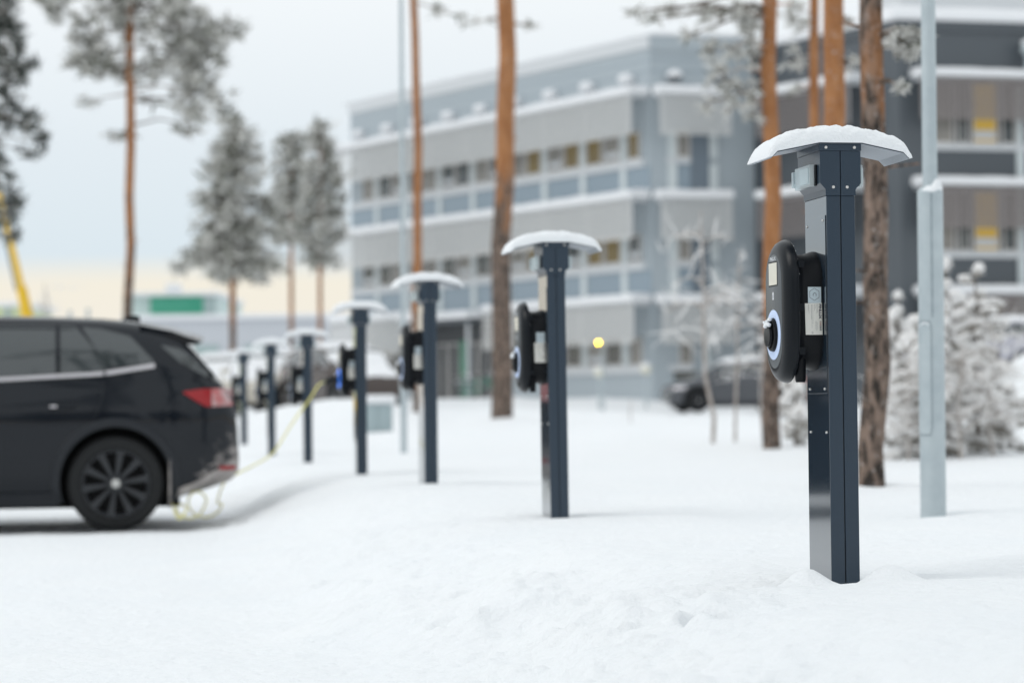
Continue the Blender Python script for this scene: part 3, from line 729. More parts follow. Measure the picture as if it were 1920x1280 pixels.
def make_post():
    root = thing('charging_post', 'x', 'charging post')
    D = .235
    # lower column: two folded shells with a joint between them, round a dark core
    for sgn in (-1, 1):
        c = MB(); x0, x1 = sorted((sgn*.0015, sgn*.0475))
        c.box(x0, x1, 0, D, -.6, PH-.166, M['slate_smooth'] if sgn < 0 else M['slate'], bev=.0022)
        o = c.build('column_shell', root, ang=12)
        if sgn < 0:                                # front faces textured, the side smooth and glossy
            o.data.materials.append(M['slate'])
            for p in o.data.polygons:
                if p.normal.y < -.9: p.material_index = 1
        h = MB()
        poly = [(.0015, -.166), (.0015, -.023), (.068, -.023), (.068, -.126), (.0500, -.146), (.0500, -.1662)]
        poly = [(sgn*a, PH+z) for a, z in poly]
        h.prism(poly, -.0025, D+.003, M['slate'], lambda p, v: V3(p[0], v, p[1]))
        h.build('head_shell', root, smooth=False)
    core = MB(); core.box(-.03, .03, .006, D-.006, -.6, PH-.02, M['gap']); core.build('core', root, smooth=False)
    cl = MB(); cl.box(-.0705, .0705, -.005, D+.006, PH-.0222, PH-.0005, M['slate'], bev=.0015); cl.build('collar', root, ang=12)
    # inspection panel on the side and its strip below
    pn = MB(); pn.box(-.0500, -.0477, .010, D-.010, PH-.80, PH-.228, M['slate_smooth'], bev=.0006); pn.build('inspection_panel', root, ang=12)
    # canopy plate
    us = [-.230, -.211, -.071, .071, .211, .230]; th = .0032
    poly = [(u, PH+plate_z(u)) for u in us]+[(u, PH+plate_z(u)+th) for u in reversed(us)]
    cp = MB(); cp.prism(poly, -.008, .238, M['canopy'], lambda p, v: V3(p[0], v, p[1]))
    cpo = cp.build('canopy', root, smooth=False)
    cpo.data.materials.append(M['slate'])
    for p in cpo.data.polygons:
        if p.normal.y < -.9: p.material_index = 1
    # sockets under clear lids on both sides of the head
    for sgn in (-1, 1):
        z0 = PH-.098
        b = MB()
        x0, x1 = sorted((sgn*.0682, sgn*.074)); b.box(x0, x1, .028, .192, z0-.034, z0+.034, M['black_matt'], bev=.001)
        x0, x1 = sorted((sgn*.0742, sgn*.079)); b.box(x0, x1, .05, .17, z0-.024, z0+.024, M['cream_plastic'], bev=.001)
        o = b.build('socket', root, ang=12)
        l = MB(); x0, x1 = sorted((sgn*.0705, sgn*.090)); l.box(x0, x1, .042, .205, z0-.036, z0+.036, M['clear'], bev=.003)
        x0, x1 = sorted((sgn*.072, sgn*.096)); l.box(x0, x1, .206, .222, z0-.026, z0+.026, M['clear'], bev=.002)
        l.box(min(sgn*.0902, sgn*.094), max(sgn*.0902, sgn*.094), .05, .135, z0-.026, z0+.026, M['clear'], bev=.001)
        l.build('lid', o, ang=12)
    # screws: too small to pick apart
    sc = MB()
    def screw(c, ax, r=.0052):
        c = Vector(c); ax = Vector(ax); a = Vector((0, 0, 1)); b_ = ax.cross(a)
        sc.lathe([(r*.98, 0), (r, .0012), (r*.75, .003), (.0006, .0036)], M['screw'], lambda x, y, h: c+a*x+b_*y+ax*h, 10, True)
    for u in (-.048, .047): screw((u, -.005, PH-.0115), (0, -1, 0))
    for u in (-.024, .022): screw((u, -.0026, PH-.139), (0, -1, 0))
    for v, z in ((.03, PH-.244), (.20, PH-.252), (.035, PH-.785), (.195, PH-.785)): screw((-.0501, v, z), (-1, 0, 0), .0042)
    for v in (.03, .20): screw((-.0476, v, PH-.925), (-1, 0, 0), .0042)
    sc.build('screw', root, kind='stuff')

    # ---- charger on the left side
    CV, CZ = .160, PH-.531                          # its centre along the depth and its height
    def Q(y, z, t): return V3(-.050-t, CV+y, CZ+z)  # y along the depth, t out of the post
    def pill(hw, hh, t, n=14):
        c = hh-hw; pts = []
        for k in range(n+1):
            a = math.pi*k/n; pts.append(Q(hw*math.cos(a), c+hw*math.sin(a), t))
        for k in range(n+1):
            a = math.pi+math.pi*k/n; pts.append(Q(hw*math.cos(a), -c+hw*math.sin(a), t))
        return pts
    def rrect(hw, hh, r, t, n=7):
        pts = []
        for cx, cz, a0 in ((hw-r, hh-r, 0), (-hw+r, hh-r, .5*math.pi), (-hw+r, -hh+r, math.pi), (hw-r, -hh+r, 1.5*math.pi)):
            for k in range(n+1):
                a = a0+.5*math.pi*k/n; pts.append(Q(cx+r*math.cos(a), cz+r*math.sin(a), t))
        return pts
    b = MB()
    prof = [(.1163, .193, .0), (.1165, .194, .003), (.1165, .190, .014), (.1165, .184, .036), (.1165, .183, .060), (.119, .190, .070), (.130, .212, .082)]
    b.loft([rrect(w_, h_, .10, t) for w_, h_, t in prof], M['black_matt'])
    # rounded boss and cable gland underneath
    b.lathe([(.014, -.232), (.017, -.226), (.018, -.15)], M['black_matt'], lambda x, y, h: Q(-.07+x, h, .064+y), 20, True)
    body = b.build('charger', root, ang=45)
    c = MB(); prof = [(.132, .226, .0825), (.138, .232, .0835), (.140, .234, .086), (.140, .234, .0885), (.1388, .2328, .0893), (.1394, .2334, .0905),
                      (.1382, .2325, .096), (.1345, .2295, .105), (.126, .224, .1145), (.1175, .2155, .1205), (.108, .206, .1250), (.098, .196, .1275), (.089, .187, .1282)]
    c.loft([pill(w_, h_, t) for w_, h_, t in prof], M['black_plastic']); c.build('front_cover', body, ang=50)
    f = MB(); f.loft([pill(.0875, .1855, .1275), pill(.0875, .1855, .1287), pill(.0865, .1845, .1292)], M['front_panel']); f.build('front_panel', body, ang=30)
    T0 = .1293
    def flat(mb, y0, y1, z0, z1, t0, t1, m): 
        vs = [Q(y, z, t) for t in (t0, t1) for y, z in ((y0, z0), (y1, z0), (y1, z1), (y0, z1))]
        mb.add(vs, [(0,3,2,1),(4,5,6,7),(0,1,5,4),(1,2,6,5),(2,3,7,6),(3,0,4,7)], m)
    d = MB(); flat(d, -.044, .056, .082, .162, T0-.0006, T0+.0006, M['black_matt']); flat(d, -.040, .052, .086, .158, T0+.0007, T0+.0012, M['screen'])
    d.build('display', body, smooth=False)
    # printed marks on the panel
    pr = MB()
    vs, fs = text_mesh('FINLUX.', .019, .0006); pr.add([Q(.005-v.x, .171+v.y*.8, T0+.0004) for v in vs], fs, M['white_print'])
    o_ = pr.build('front_lettering', body, smooth=False, recalc=False)
    pr = MB(); flat(pr, .000, .016, .038, .062, T0, T0+.0004, M['white_print'])
    for y0, y1, z0, z1 in ((-.003, -.001, .010, .064), (.017, .019, .010, .064), (-.003, .019, .008, .010), (-.0025, .0185, .0641, .066)):
        flat(pr, y0, y1, z0, z1, T0-.0001, T0+.00035, M['ink_soft'])
    flat(pr, .006, .010, .042, .054, T0+.0005, T0+.0006, M['ink'])
    pr.build('card_symbol', body, smooth=False)
    # light ring, recessed socket and its flap
    CY, CZ2 = .008, -.076
    def L(x, y, h): return Q(CY+x, CZ2+y, T0+h)
    rg = MB(); rg.lathe([(.0815, -.0005), (.0815, .0012), (.080, .0020), (.056, .0020), (.055, .0012), (.055, -.0005)], M['ring_faint_glow'], L, 48)
    rg.build('light_ring', body, ang=30)
    so = MB(); so.lathe([(.0545, 0), (.0545, .0015), (.053, .010), (.049, .0125), (.0445, .0125), (.043, .004), (.001, .004)], M['black_matt'], L, 40); so.build('socket_bezel', body)
    fl = MB(); fl.lathe([(.036, .0128), (.0365, .015), (.0360, .021), (.034, .0235), (.02, .0245), (.001, .0247)], M['black_plastic'], lambda x, y, h: L(x, y-.004, h), 36)
    fl.lathe([(.036, .0128), (.001, .0128)], M['black_plastic'], lambda x, y, h: L(x, y-.004, h), 36)
    vs = [L(x, y, h) for h in (.010, .0235) for x, y in ((-.020, .024), (.020, .024), (.016, .044), (-.016, .044))]
    fl.add(vs, [(0,3,2,1),(4,5,6,7),(0,1,5,4),(1,2,6,5),(2,3,7,6),(3,0,4,7)], M['black_plastic'])
    fl.build('socket_flap', body)
    hs = MB()
    for k in range(15):
        p = L(rnd.uniform(-.03, .022), .034+rnd.uniform(-.006, .016), rnd.uniform(.014, .030)); hs.ball(p, rnd.uniform(.004, .009), M['cap_snow'], 7, 5, (1, rnd.uniform(.7, 1.5), rnd.uniform(.6, 1)))
    hs.build('flap_snow', body, ang=70)
    # screw lugs along the near rim
    for zz in (.148, .008, -.132):
        g = MB(); 
        g.loft([[Q(-.128 + dy, zz+dz, t) for dy, dz in ((.012, -.008), (-.006, -.012), (-.006, .012), (.012, .008))] for t in (.066, .0845)], M['black_plastic'])
        g.build('lug', body, smooth=False)
    # frost caught in the joints
    fr = MB()
    for k in range(40):
        a = R(rnd.uniform(4, 95)); hw = .1285
        fr.ball(Q(-hw*math.cos(a), .098+hw*math.sin(a), .0855+rnd.uniform(-.005, .003)), rnd.uniform(.0011, .0028), M['cap_snow'], 5, 4)
    fr.build('joint_frost', body, kind='stuff')
    # labels on the near side of the back box
    YN = -.1168
    def S(x, z, lift): return Q(YN-lift+.0, z, x)    # x = distance out of the post
    hl = MB()
    vs = [S(x, z, lift) for lift in (.0005, .0012) for x, z in ((.006, .022), (.050, .022), (.050, .074), (.006, .074))]
    hl.add(vs, [(0,1,2,3),(4,5,6,7),(0,1,5,4),(1,2,6,5),(2,3,7,6),(3,0,4,7)], M['label_grey'])
    hx = [(.0285+.0185*math.sin(math.pi/3*k), .050+.0205*math.cos(math.pi/3*k)) for k in range(6)]
    hi = [(.0285+.0172*math.sin(math.pi/3*k), .050+.0191*math.cos(math.pi/3*k)) for k in range(6)]
    for k in range(6):
        q = [hx[k], hx[(k+1) % 6], hi[(k+1) % 6], hi[k]]; hl.add([S(x, z, .0015) for x, z in q], [(0, 1, 2, 3)], M['ink'])
    vs, fs = text_mesh('C', .017); hl.add([S(.0285-v.y, .050-v.x, .0015) for v in vs], fs, M['ink'])
    # text on the plates reads downwards: text +x -> -z, text +y -> towards the post
    hl.build('class_label', body, smooth=False, recalc=False)
    rl = MB()
    vs = [S(x, z, lift) for lift in (.0007, .0015) for x, z in ((.003, -.080), (.059, -.080), (.061, .021), (.004, .0225))]
    rl.add(vs, [(0,1,2,3),(4,5,6,7),(0,1,5,4),(1,2,6,5),(2,3,7,6),(3,0,4,7)], M['label_white'])
    vs, fs = text_mesh('FINLUX', .0115, .0005); vs = [S(.0105-v.y, -.0045-v.x*1.22, .0018) for v in vs]; rl.add(vs, fs, M['ink'])
    def bar(x0, x1, z0, z1, m): rl.add([S(x, z, .0018) for x, z in ((x0, z0), (x1, z0), (x1, z1), (x0, z1))], [(0, 1, 2, 3)], m)
    r3 = random.Random(4)
    z = -.036
    while z > -.066:                                 # bar code
        h = r3.uniform(.0006, .0018); bar(.006, .0125, z-h, z, M['ink'] if r3.random() < .75 else M['ink_color']); z -= h+r3.uniform(.0006, .0016)
    for x, za, zb_ in ((.0185, .019, -.008), (.021, .019, -.012), (.026, .019, .004), (.029, .018, -.002), (.034, .018, -.045), (.0375, .018, -.058), (.0395, .017, -.03), (.047, .017, -.010), (.0495, .017, -.004), (.0185, -.04, -.064), (.022, -.036, -.066), (.025, -.036, -.060)):
        z = za
        while z > zb_:
            h = r3.uniform(.002, .005); bar(x, x+.0011, z-h, z, M['ink_soft']); z -= h+.0013
    vs, fs = text_mesh('CE', .007); rl.add([S(.037-v.y, -.0735-v.x, .0018) for v in vs], fs, M['ink'])
    rl.build('rating_label', body, smooth=False, recalc=False)
    return root

proto = make_post()
labels = ['nearest and largest charging post, in sharp focus left of the grey lamp post',
          'second charging post from the front, its black charger beside the thick pine trunk',
          'charging post with snow cap below the thin orange trunk, third from the front',
          'charging post whose charger ring glows bright blue',
          'charging post with the yellow cable crossing the middle of its column',
          'charging post with the yellow cable crossing the foot of its column',
          'farthest and smallest charging post, just behind the tail lamp of the black car']
yaw = [0, 0, R(2.0), R(-1.0), R(-2), R(-1), R(0)]
post_things = []
for i, b in enumerate(POST_BASE):
    o = proto if i == 0 else copy_tree(proto)
    o.location = (b.x, b.y, POST_TOP[i]-PH)
    o.rotation_euler = (0, 0, PHI+yaw[i])
    if i == 1: o.rotation_euler = (0, R(-.35), PHI)
    o['label'] = labels[i]; o['category'] = 'charging post'; o['group'] = 'charging posts standing in a row in the snow'
    post_things.append(o); snow_cap(o, i, (1, .86, .74, 1.1, .9, 1.18, .78)[i])
    if i == 3:
        for ch in o.children:
            if ch.name.startswith('charger'):
                for g in ch.children:
                    if g.name.startswith('light_ring'):
                        g.data = g.data.copy(); g.data.materials[0] = M['ring_on']; g['label'] = 'glowing blue ring'
# ------------------------------------------------------------------ trees
def needles(mb, c, scale, n, m1, m2, frac, r_):
    """a spray of needle tufts: thin spikes round a centre"""
    c = Vector(c)
    for i in range(n):
        d = Vector((r_.gauss(0, 1), r_.gauss(0, 1), r_.gauss(0, .75)))
        if d.length < 1e-4: continue
        d.normalize(); L = scale*r_.uniform(.5, 1.1); p = c+d*L*r_.uniform(0, .35)
        s = d.cross(Vector((r_.gauss(0, 1), r_.gauss(0, 1), r_.gauss(0, 1)))).normalized()*L*.13
        q = p+d*L
        mb.add([p-s, p+s, q+s*.5, q-s*.5], [(0, 1, 2, 3)], m2 if r_.random() < frac else m1)

def trunk_path(base, top, H, bend=.01, n=9, seed=0):
    r_ = random.Random(seed); out = []
    for i in range(n+1):
        t = i/n; p = base.lerp(top, t)
        if 0 < i < n: p = p+Vector((r_.gauss(0, bend), r_.gauss(0, bend), 0))*H*.1
        out.append(p)
    return out

def pine(px0, py0, px1, py1, Y, width, label, blobs, bz=(0, 1), seed=1, frac=.5, top_extra=5.0, dens=1.0, m1='needle', m2='frost', scale=.22, mid_crown=True, taper=.75, branches=True, group='pine trees', name='pine_tree', spread_y=.5):
    r_ = random.Random(seed)
    b = at(px0, py0, Y); t = at(px1, py1, Y)
    g = gz(b.x, Y)
    base = Vector((b.x, Y, g)); d = (t-b).normalized()
    top = t+d*top_extra
    base = base+Vector((0, 0, -.3))
    root = thing(name, label, 'tree', (base.x, base.y, g), 0, group)
    inv = Matrix.Translation(-Vector(root.location))
    wpx = width*Y/FPX/2
    path = trunk_path(base, top, (top-base).length, .02, 12, seed)
    rad = [wpx*(1.12 if i == 0 else 1.0-(1-taper)*(i/12)*1.0) for i in range(13)]
    rad[-1] *= .5
    tr = MB(); bm_ = bark('bark', base.z+bz[0], base.z+bz[1]); tr.tube(path, rad, bm_, 14)
    # dead stubs
    for i in range(8):
        q = path[0].lerp(path[-1], r_.uniform(.15, .8)); a = r_.uniform(0, 6.28); l = r_.uniform(.08, .3)
        tr.tube([q, q+Vector((math.cos(a)*l, math.sin(a)*l, r_.uniform(-.1, .1)*l))], [wpx*.18, wpx*.06], bm_, 5)
    o = tr.build('trunk', root); o.matrix_parent_inverse = inv
    cr = MB(); br = MB()
    def branch_to(c, w):
        zz = c.z+r_.uniform(-.1, .5)*abs(c.x-base.x)*.5
        k = (zz-base.z)/(top.z-base.z); s = base.lerp(top, max(.05, min(1, k)))
        m = s.lerp(c, .5)+Vector((0, 0, r_.uniform(.0, .2)*(c-s).length))
        br.tube([s, m, c], [w, w*.7, w*.3], M['twig_dark'] if r_.random() < .5 else M['twig'], 5)
    for (cx, cy, rx, ry, *rest) in blobs:
        k = rest[0] if rest else 1.0
        off = r_.uniform(-spread_y, spread_y)*max(.3, abs(at(cx, cy, Y).x-base.x))
        c = at(cx, cy, Y); c = c*(1)+Vector((0, 0, 0)); 
        a = rx*Y/FPX; h = ry*Y/FPX
        c.y += off
        if branches: branch_to(c, max(.012, wpx*.25))
        n = max(3, int(14*k*dens*(a*h)/(scale*scale)/2.2))
        for i in range(n):
            rr = r_.random()**.45; th = r_.uniform(0, 6.283); ph = r_.uniform(-1, 1)
            p = c+Vector((a*rr*math.cos(th), a*.8*ph*rr, h*rr*math.sin(th)))
            needles(cr, p, scale*r_.uniform(.7, 1.2), 16 if Y > 20 else 34, M[m1], M[m2], frac, r_)
            if branches and i % 3 == 0:
                br.tube([c+(p-c)*.1, p], [.012, .005], M['twig_dark'], 4)
    if mid_crown:                                  # the crown above the picture
        for i in range(16):
            z = r_.uniform(.45, 1.02); q = t.lerp(top, z); L = (1.1-z)*2.0+.4; a = r_.uniform(0, 6.28)
            c = q+Vector((math.cos(a)*L, math.sin(a)*L, r_.uniform(-.2, .4)))
            br.tube([q, q.lerp(c, .5)+Vector((0, 0, .1)), c], [.04, .03, .012], M['twig_dark'], 5)
            for j in range(10):
                p = q.lerp(c, r_.uniform(.4, 1.05))+Vector((r_.gauss(0, .25), r_.gauss(0, .25), r_.gauss(0, .15)))
                needles(cr, p, min(.28, max(.12, scale*1.3)), 12 if Y > 30 else 20, M[m1], M[m2], frac, r_)
    if br.v: o = br.build('branches', root, kind='stuff'); o.matrix_parent_inverse = inv
    if cr.v: o = cr.build('crown', root, smooth=False, recalc=False); o.matrix_parent_inverse = inv
    return root

# tall pine left of the centre of the sky
T1 = [(285, 15, 80, 45), (345, 60, 55, 45), (420, 45, 48, 22), (395, 85, 40, 30), (380, 130, 45, 40), (365, 185, 38, 40), (355, 235, 24, 26), (410, 180, 20, 26, .7),
      (200, 15, 55, 45), (165, 60, 32, 36), (175, 110, 48, 28), (195, 138, 52, 18), (150, 125, 26, 16), (290, 135, 34, 16), (280, 190, 20, 10), (320, 100, 40, 30, .8), (175, 190, 20, 14, .6), (215, 262, 26, 18, .4), (235, 255, 14, 12, .4), (105, 10, 26, 26), (95, -20, 40, 25), (255, 60, 40, 40, .5), (250, 130, 50, 18, .6), (345, 160, 26, 30, .7)]
pine(237, 640, 244, 0, 62, 19, 'tall pine with a slim bare orange trunk rising behind the black car', T1, (3.0, 7.5), 3, .66, 4, 1.05, scale=.25)
T0 = [(10, 30, 30, 40), (20, 90, 34, 40), (12, 150, 32, 40), (58, 130, 20, 14), (8, 215, 26, 26), (52, 228, 26, 18), (62, 262, 14, 26), (40, 280, 12, 12), (5, 330, 24, 34), (25, 372, 22, 20), (14, 405, 22, 26), (20, 440, 20, 12), (-20, 60, 40, 60), (-30, 300, 30, 60)]
pine(-75, 640, -60, 0, 52, 22, 'dark pine at the left edge with only its right boughs in view', T0, (3, 8), 5, .22, 4, 1.3, m1='needle_dark', m2='frost', scale=.2)

def conifer(px, y_top, y_bot, y_base, Y, hw, label, seed, trunk_px, frac=.5, dens=1.0, scale=.26, lean=0, shape='cone', group='frosted trees beyond the posts'):
    r_ = random.Random(seed)
    t = at(px+lean, y_top, Y); b = at(px, y_base, Y); lo = at(px, y_bot, Y)
    g = gz(b.x, Y)
    root = thing('spruce_tree' if shape == 'cone' else 'pine_tree', label, 'tree', (b.x, Y, g), 0, group)
    inv = Matrix.Translation(-Vector(root.location))
    tr = MB(); w = trunk_px*Y/FPX/2; bk = bark('bark', g+1, g+5)
    tr.tube([Vector((b.x, Y, g-.3)), lo, Vector((lo.x*.3+t.x*.7, Y, lo.z*.3+t.z*.7)), t], [w, w*.9, w*.5, w*.15], bk, 10)
    o = tr.build('trunk', root); o.matrix_parent_inverse = inv
    cr = MB(); br = MB(); H = t.z-lo.z; W = hw*Y/FPX
    lv = int(H/.42)
    for i in range(lv):
        k = i/lv; z = t.z-H*k
        if shape == 'cone': rad = W*(.20+.82*k**.75)*(1-.25*max(0, k-.86)/.14)
        else: rad = W*math.sin(math.pi*min(.999, (.07+.88*k)))**.6*r_.uniform(.6, 1.1)
        nb = 7 if shape == 'cone' else 5
        for j in range(nb):
            a = 2*math.pi*(j+r_.random())/nb; L = rad*r_.uniform(.6, 1.12)
            if r_.random() < .10: continue
            q = Vector((lo.x+(t.x-lo.x)*(1-k), Y, z))
            e = q+Vector((math.cos(a)*L, math.sin(a)*L, -L*r_.uniform(.10, .34)))
            m = q.lerp(e, .5)+Vector((0, 0, L*.06))
            br.tube([q, m, e], [.03, .02, .008], M['twig_dark'], 4)
            n = max(2, int(L/scale*3.2*dens))
            for s in range(n):
                f = r_.uniform(.15, 1); p = (q.lerp(m, f*2) if f < .5 else m.lerp(e, f*2-1))+Vector((r_.gauss(0, .16), r_.gauss(0, .16), r_.gauss(-.05, .10)))
                needles(cr, p, scale*r_.uniform(.7, 1.2), 10, M['needle'], M['frost'], frac, r_)
    o = br.build('branches', root, kind='stuff'); o.matrix_parent_inverse = inv
    o = cr.build('crown', root, smooth=False, recalc=False); o.matrix_parent_inverse = inv
    return root
conifer(436, 222, 528, 640, 84, 118, 'broad cone shaped frosted tree standing behind the far charging posts', 21, 13, .70, 1.0, .34)
conifer(546, 256, 462, 660, 100, 60, 'slender frosted pine nearest to the broad cone shaped tree', 22, 9, .66, 1.1, .36, shape='oval')
conifer(600, 236, 500, 660, 96, 66, 'slender frosted pine nearest to the left end of the office building', 23, 9, .66, 1.1, .36, lean=2, shape='oval')

# trunks whose crowns are above the picture
pine(783, 800, 781, 0, 50, 17, 'thin orange pine trunk just right of the slim lamp post', [(840, 20, 40, 8, .25), (720, -40, 60, 20, .5)], (1.0, 3.5), 31, .6, 5)
pine(940, 788, 947, 0, 45, 38, 'thick pine trunk, grey below and orange above, left of the second charging post', [(895, 42, 30, 8, .2), (990, 50, 18, 6, .2)], (3.0, 6.0), 32, .7, 6, scale=.16)
F2 = [(1255, 12, 26, 10, .8), (1330, 18, 34, 18, .8), (1322, 48, 10, 22, .9), (1375, 22, 28, 14), (1405, 28, 34, 24), (1396, 62, 12, 22), (1338, 95, 20, 22, .7), (1352, 140, 34, 30, .55), (1395, 175, 36, 26, .5), (1365, 205, 20, 14, .5), (1222, 32, 14, 7, .6), (1298, 60, 10, 8, .4), (1190, 36, 10, 5, .5), (1410, 110, 20, 24, .6), (1330, 190, 14, 18, .4), (1370, 95, 22, 16, .6), (1415, 215, 18, 10, .4)]
pine(1448, 828, 1447, 0, 28, 33, 'orange pine trunk seen just left of the nearest charger', F2, (1.1, 2.3), 33, .86, 4, 1.2, scale=.11, m1='needle')
pine(1530, 820, 1527, 0, 33, 21, 'slim orange pine trunk above the nearest snow cap, left of its thicker neighbour', [(1485, 30, 24, 24, .7), (1488, 110, 16, 26, .6), (1498, 170, 14, 12, .5), (1505, 60, 14, 20, .6)], (.2, 1.6), 34, .86, 4, 1.2, scale=.12)
pine(1566, 880, 1563, 0, 22, 44, 'thick orange pine trunk rising behind the nearest snow cap', [(1600, 40, 16, 20, .5), (1596, 120, 14, 18, .5)], (.3, 2.0), 35, .86, 4, 1.2, scale=.09)
pine(1637, 918, 1637, 0, 15.4, 50, 'brown flaky pine trunk directly right of the nearest charging post', [(1692, 80, 28, 22, .9), (1700, 100, 22, 16, .8), (1686, 170, 12, 7, .7), (1720, 70, 20, 14, .8)], (1.9, 5.2), 36, .93, 3, 1.6, scale=.05)

# bare sapling with frosted twigs
def sapling(px, py, ytop, Y, label, seed, n=14, spread=1.0, wpx=10, cat='tree', name='sapling', lean=0):
    r_ = random.Random(seed); b = at(px, py, Y); t = at(px+lean, ytop, Y); g = gz(b.x, Y); H = t.z-g
    root = thing(name, label, cat, (b.x, Y, g), 0); inv = Matrix.Translation(-Vector(root.location))
    w = wpx*Y/FPX/2
    tr = MB(); path = [Vector((b.x+(t.x-b.x)*k/6+r_.gauss(0, .012)*H, Y+r_.gauss(0, .01)*H, g-.2+(H+.2)*k/6)) for k in range(7)]
    tr.tube(path, [w*(1-.12*k) for k in range(7)], M['twig'], 7); o = tr.build('trunk', root); o.matrix_parent_inverse = inv
    br = MB()
    for i in range(n):
        k = r_.uniform(.3 if cat == 'shrub' else .46, .95); q = path[0].lerp(path[-1], k); a = r_.uniform(0, 6.28); L = spread*H*(.34-.22*k)*r_.uniform(.7, 1.4)
        pts = [q]; dz = r_.uniform(.5, 1.1)
        for s in range(1, 6):
            f = s/5; pts.append(q+Vector((math.cos(a+f*.4)*L*f, math.sin(a+f*.4)*L*f, L*(dz*f-.85*f*f))))
        br.tube(pts, [w*.40, w*.36, w*.30, w*.26, w*.2, w*.1], M['bush_snow'] if i % 3 == 0 else M['twig'], 5)
        for s in range(5):
            p = pts[r_.randrange(2, 6)]; br.tube([p, p+Vector((r_.gauss(0, .3)*L, r_.gauss(0, .3)*L, r_.gauss(.05, .25)*L))], [w*.3, w*.12], M['bush_snow'], 4)
    o = br.build('branches', root, kind='stuff'); o.matrix_parent_inverse = inv
    return root
sapling(1338, 828, 395, 30, 'bare sapling with drooping frosted twigs in front of the parked grey car', 41, 16, 1.05, 10, lean=-28)
sapling(1378, 828, 470, 31, 'bare frosted sapling close to the left side of an orange trunk', 42, 13, 1.1, 7, lean=6)
sapling(1428, 830, 590, 32, 'small frosted sapling at the foot of the orange trunk', 43, 14, 1.4, 5)
sapling(85, 640, 530, 75, 'small bare tree above the car roof, right of the yellow boom', 44, 12, .9, 6)
sapling(1182, 800, 745, 46, 'tiny twig standing in the open snow below the yellow lamp', 45, 5, 1.0, 3, 'plant', 'young_shrub')

sapling(1800, 838, 640, 24, 'lacy frosted shrub low behind the right side of the grey lamp post', 61, 34, 1.9, 7, 'shrub', 'frosted_shrub')
sapling(1858, 834, 600, 24.5, 'lacy frosted shrub reaching right towards the snow heap at the edge', 62, 34, 1.8, 7, 'shrub', 'frosted_shrub')
sapling(1700, 842, 650, 24, 'lacy frosted shrub between the brown trunk and the lamp post foot', 63, 30, 1.8, 7, 'shrub', 'frosted_shrub')
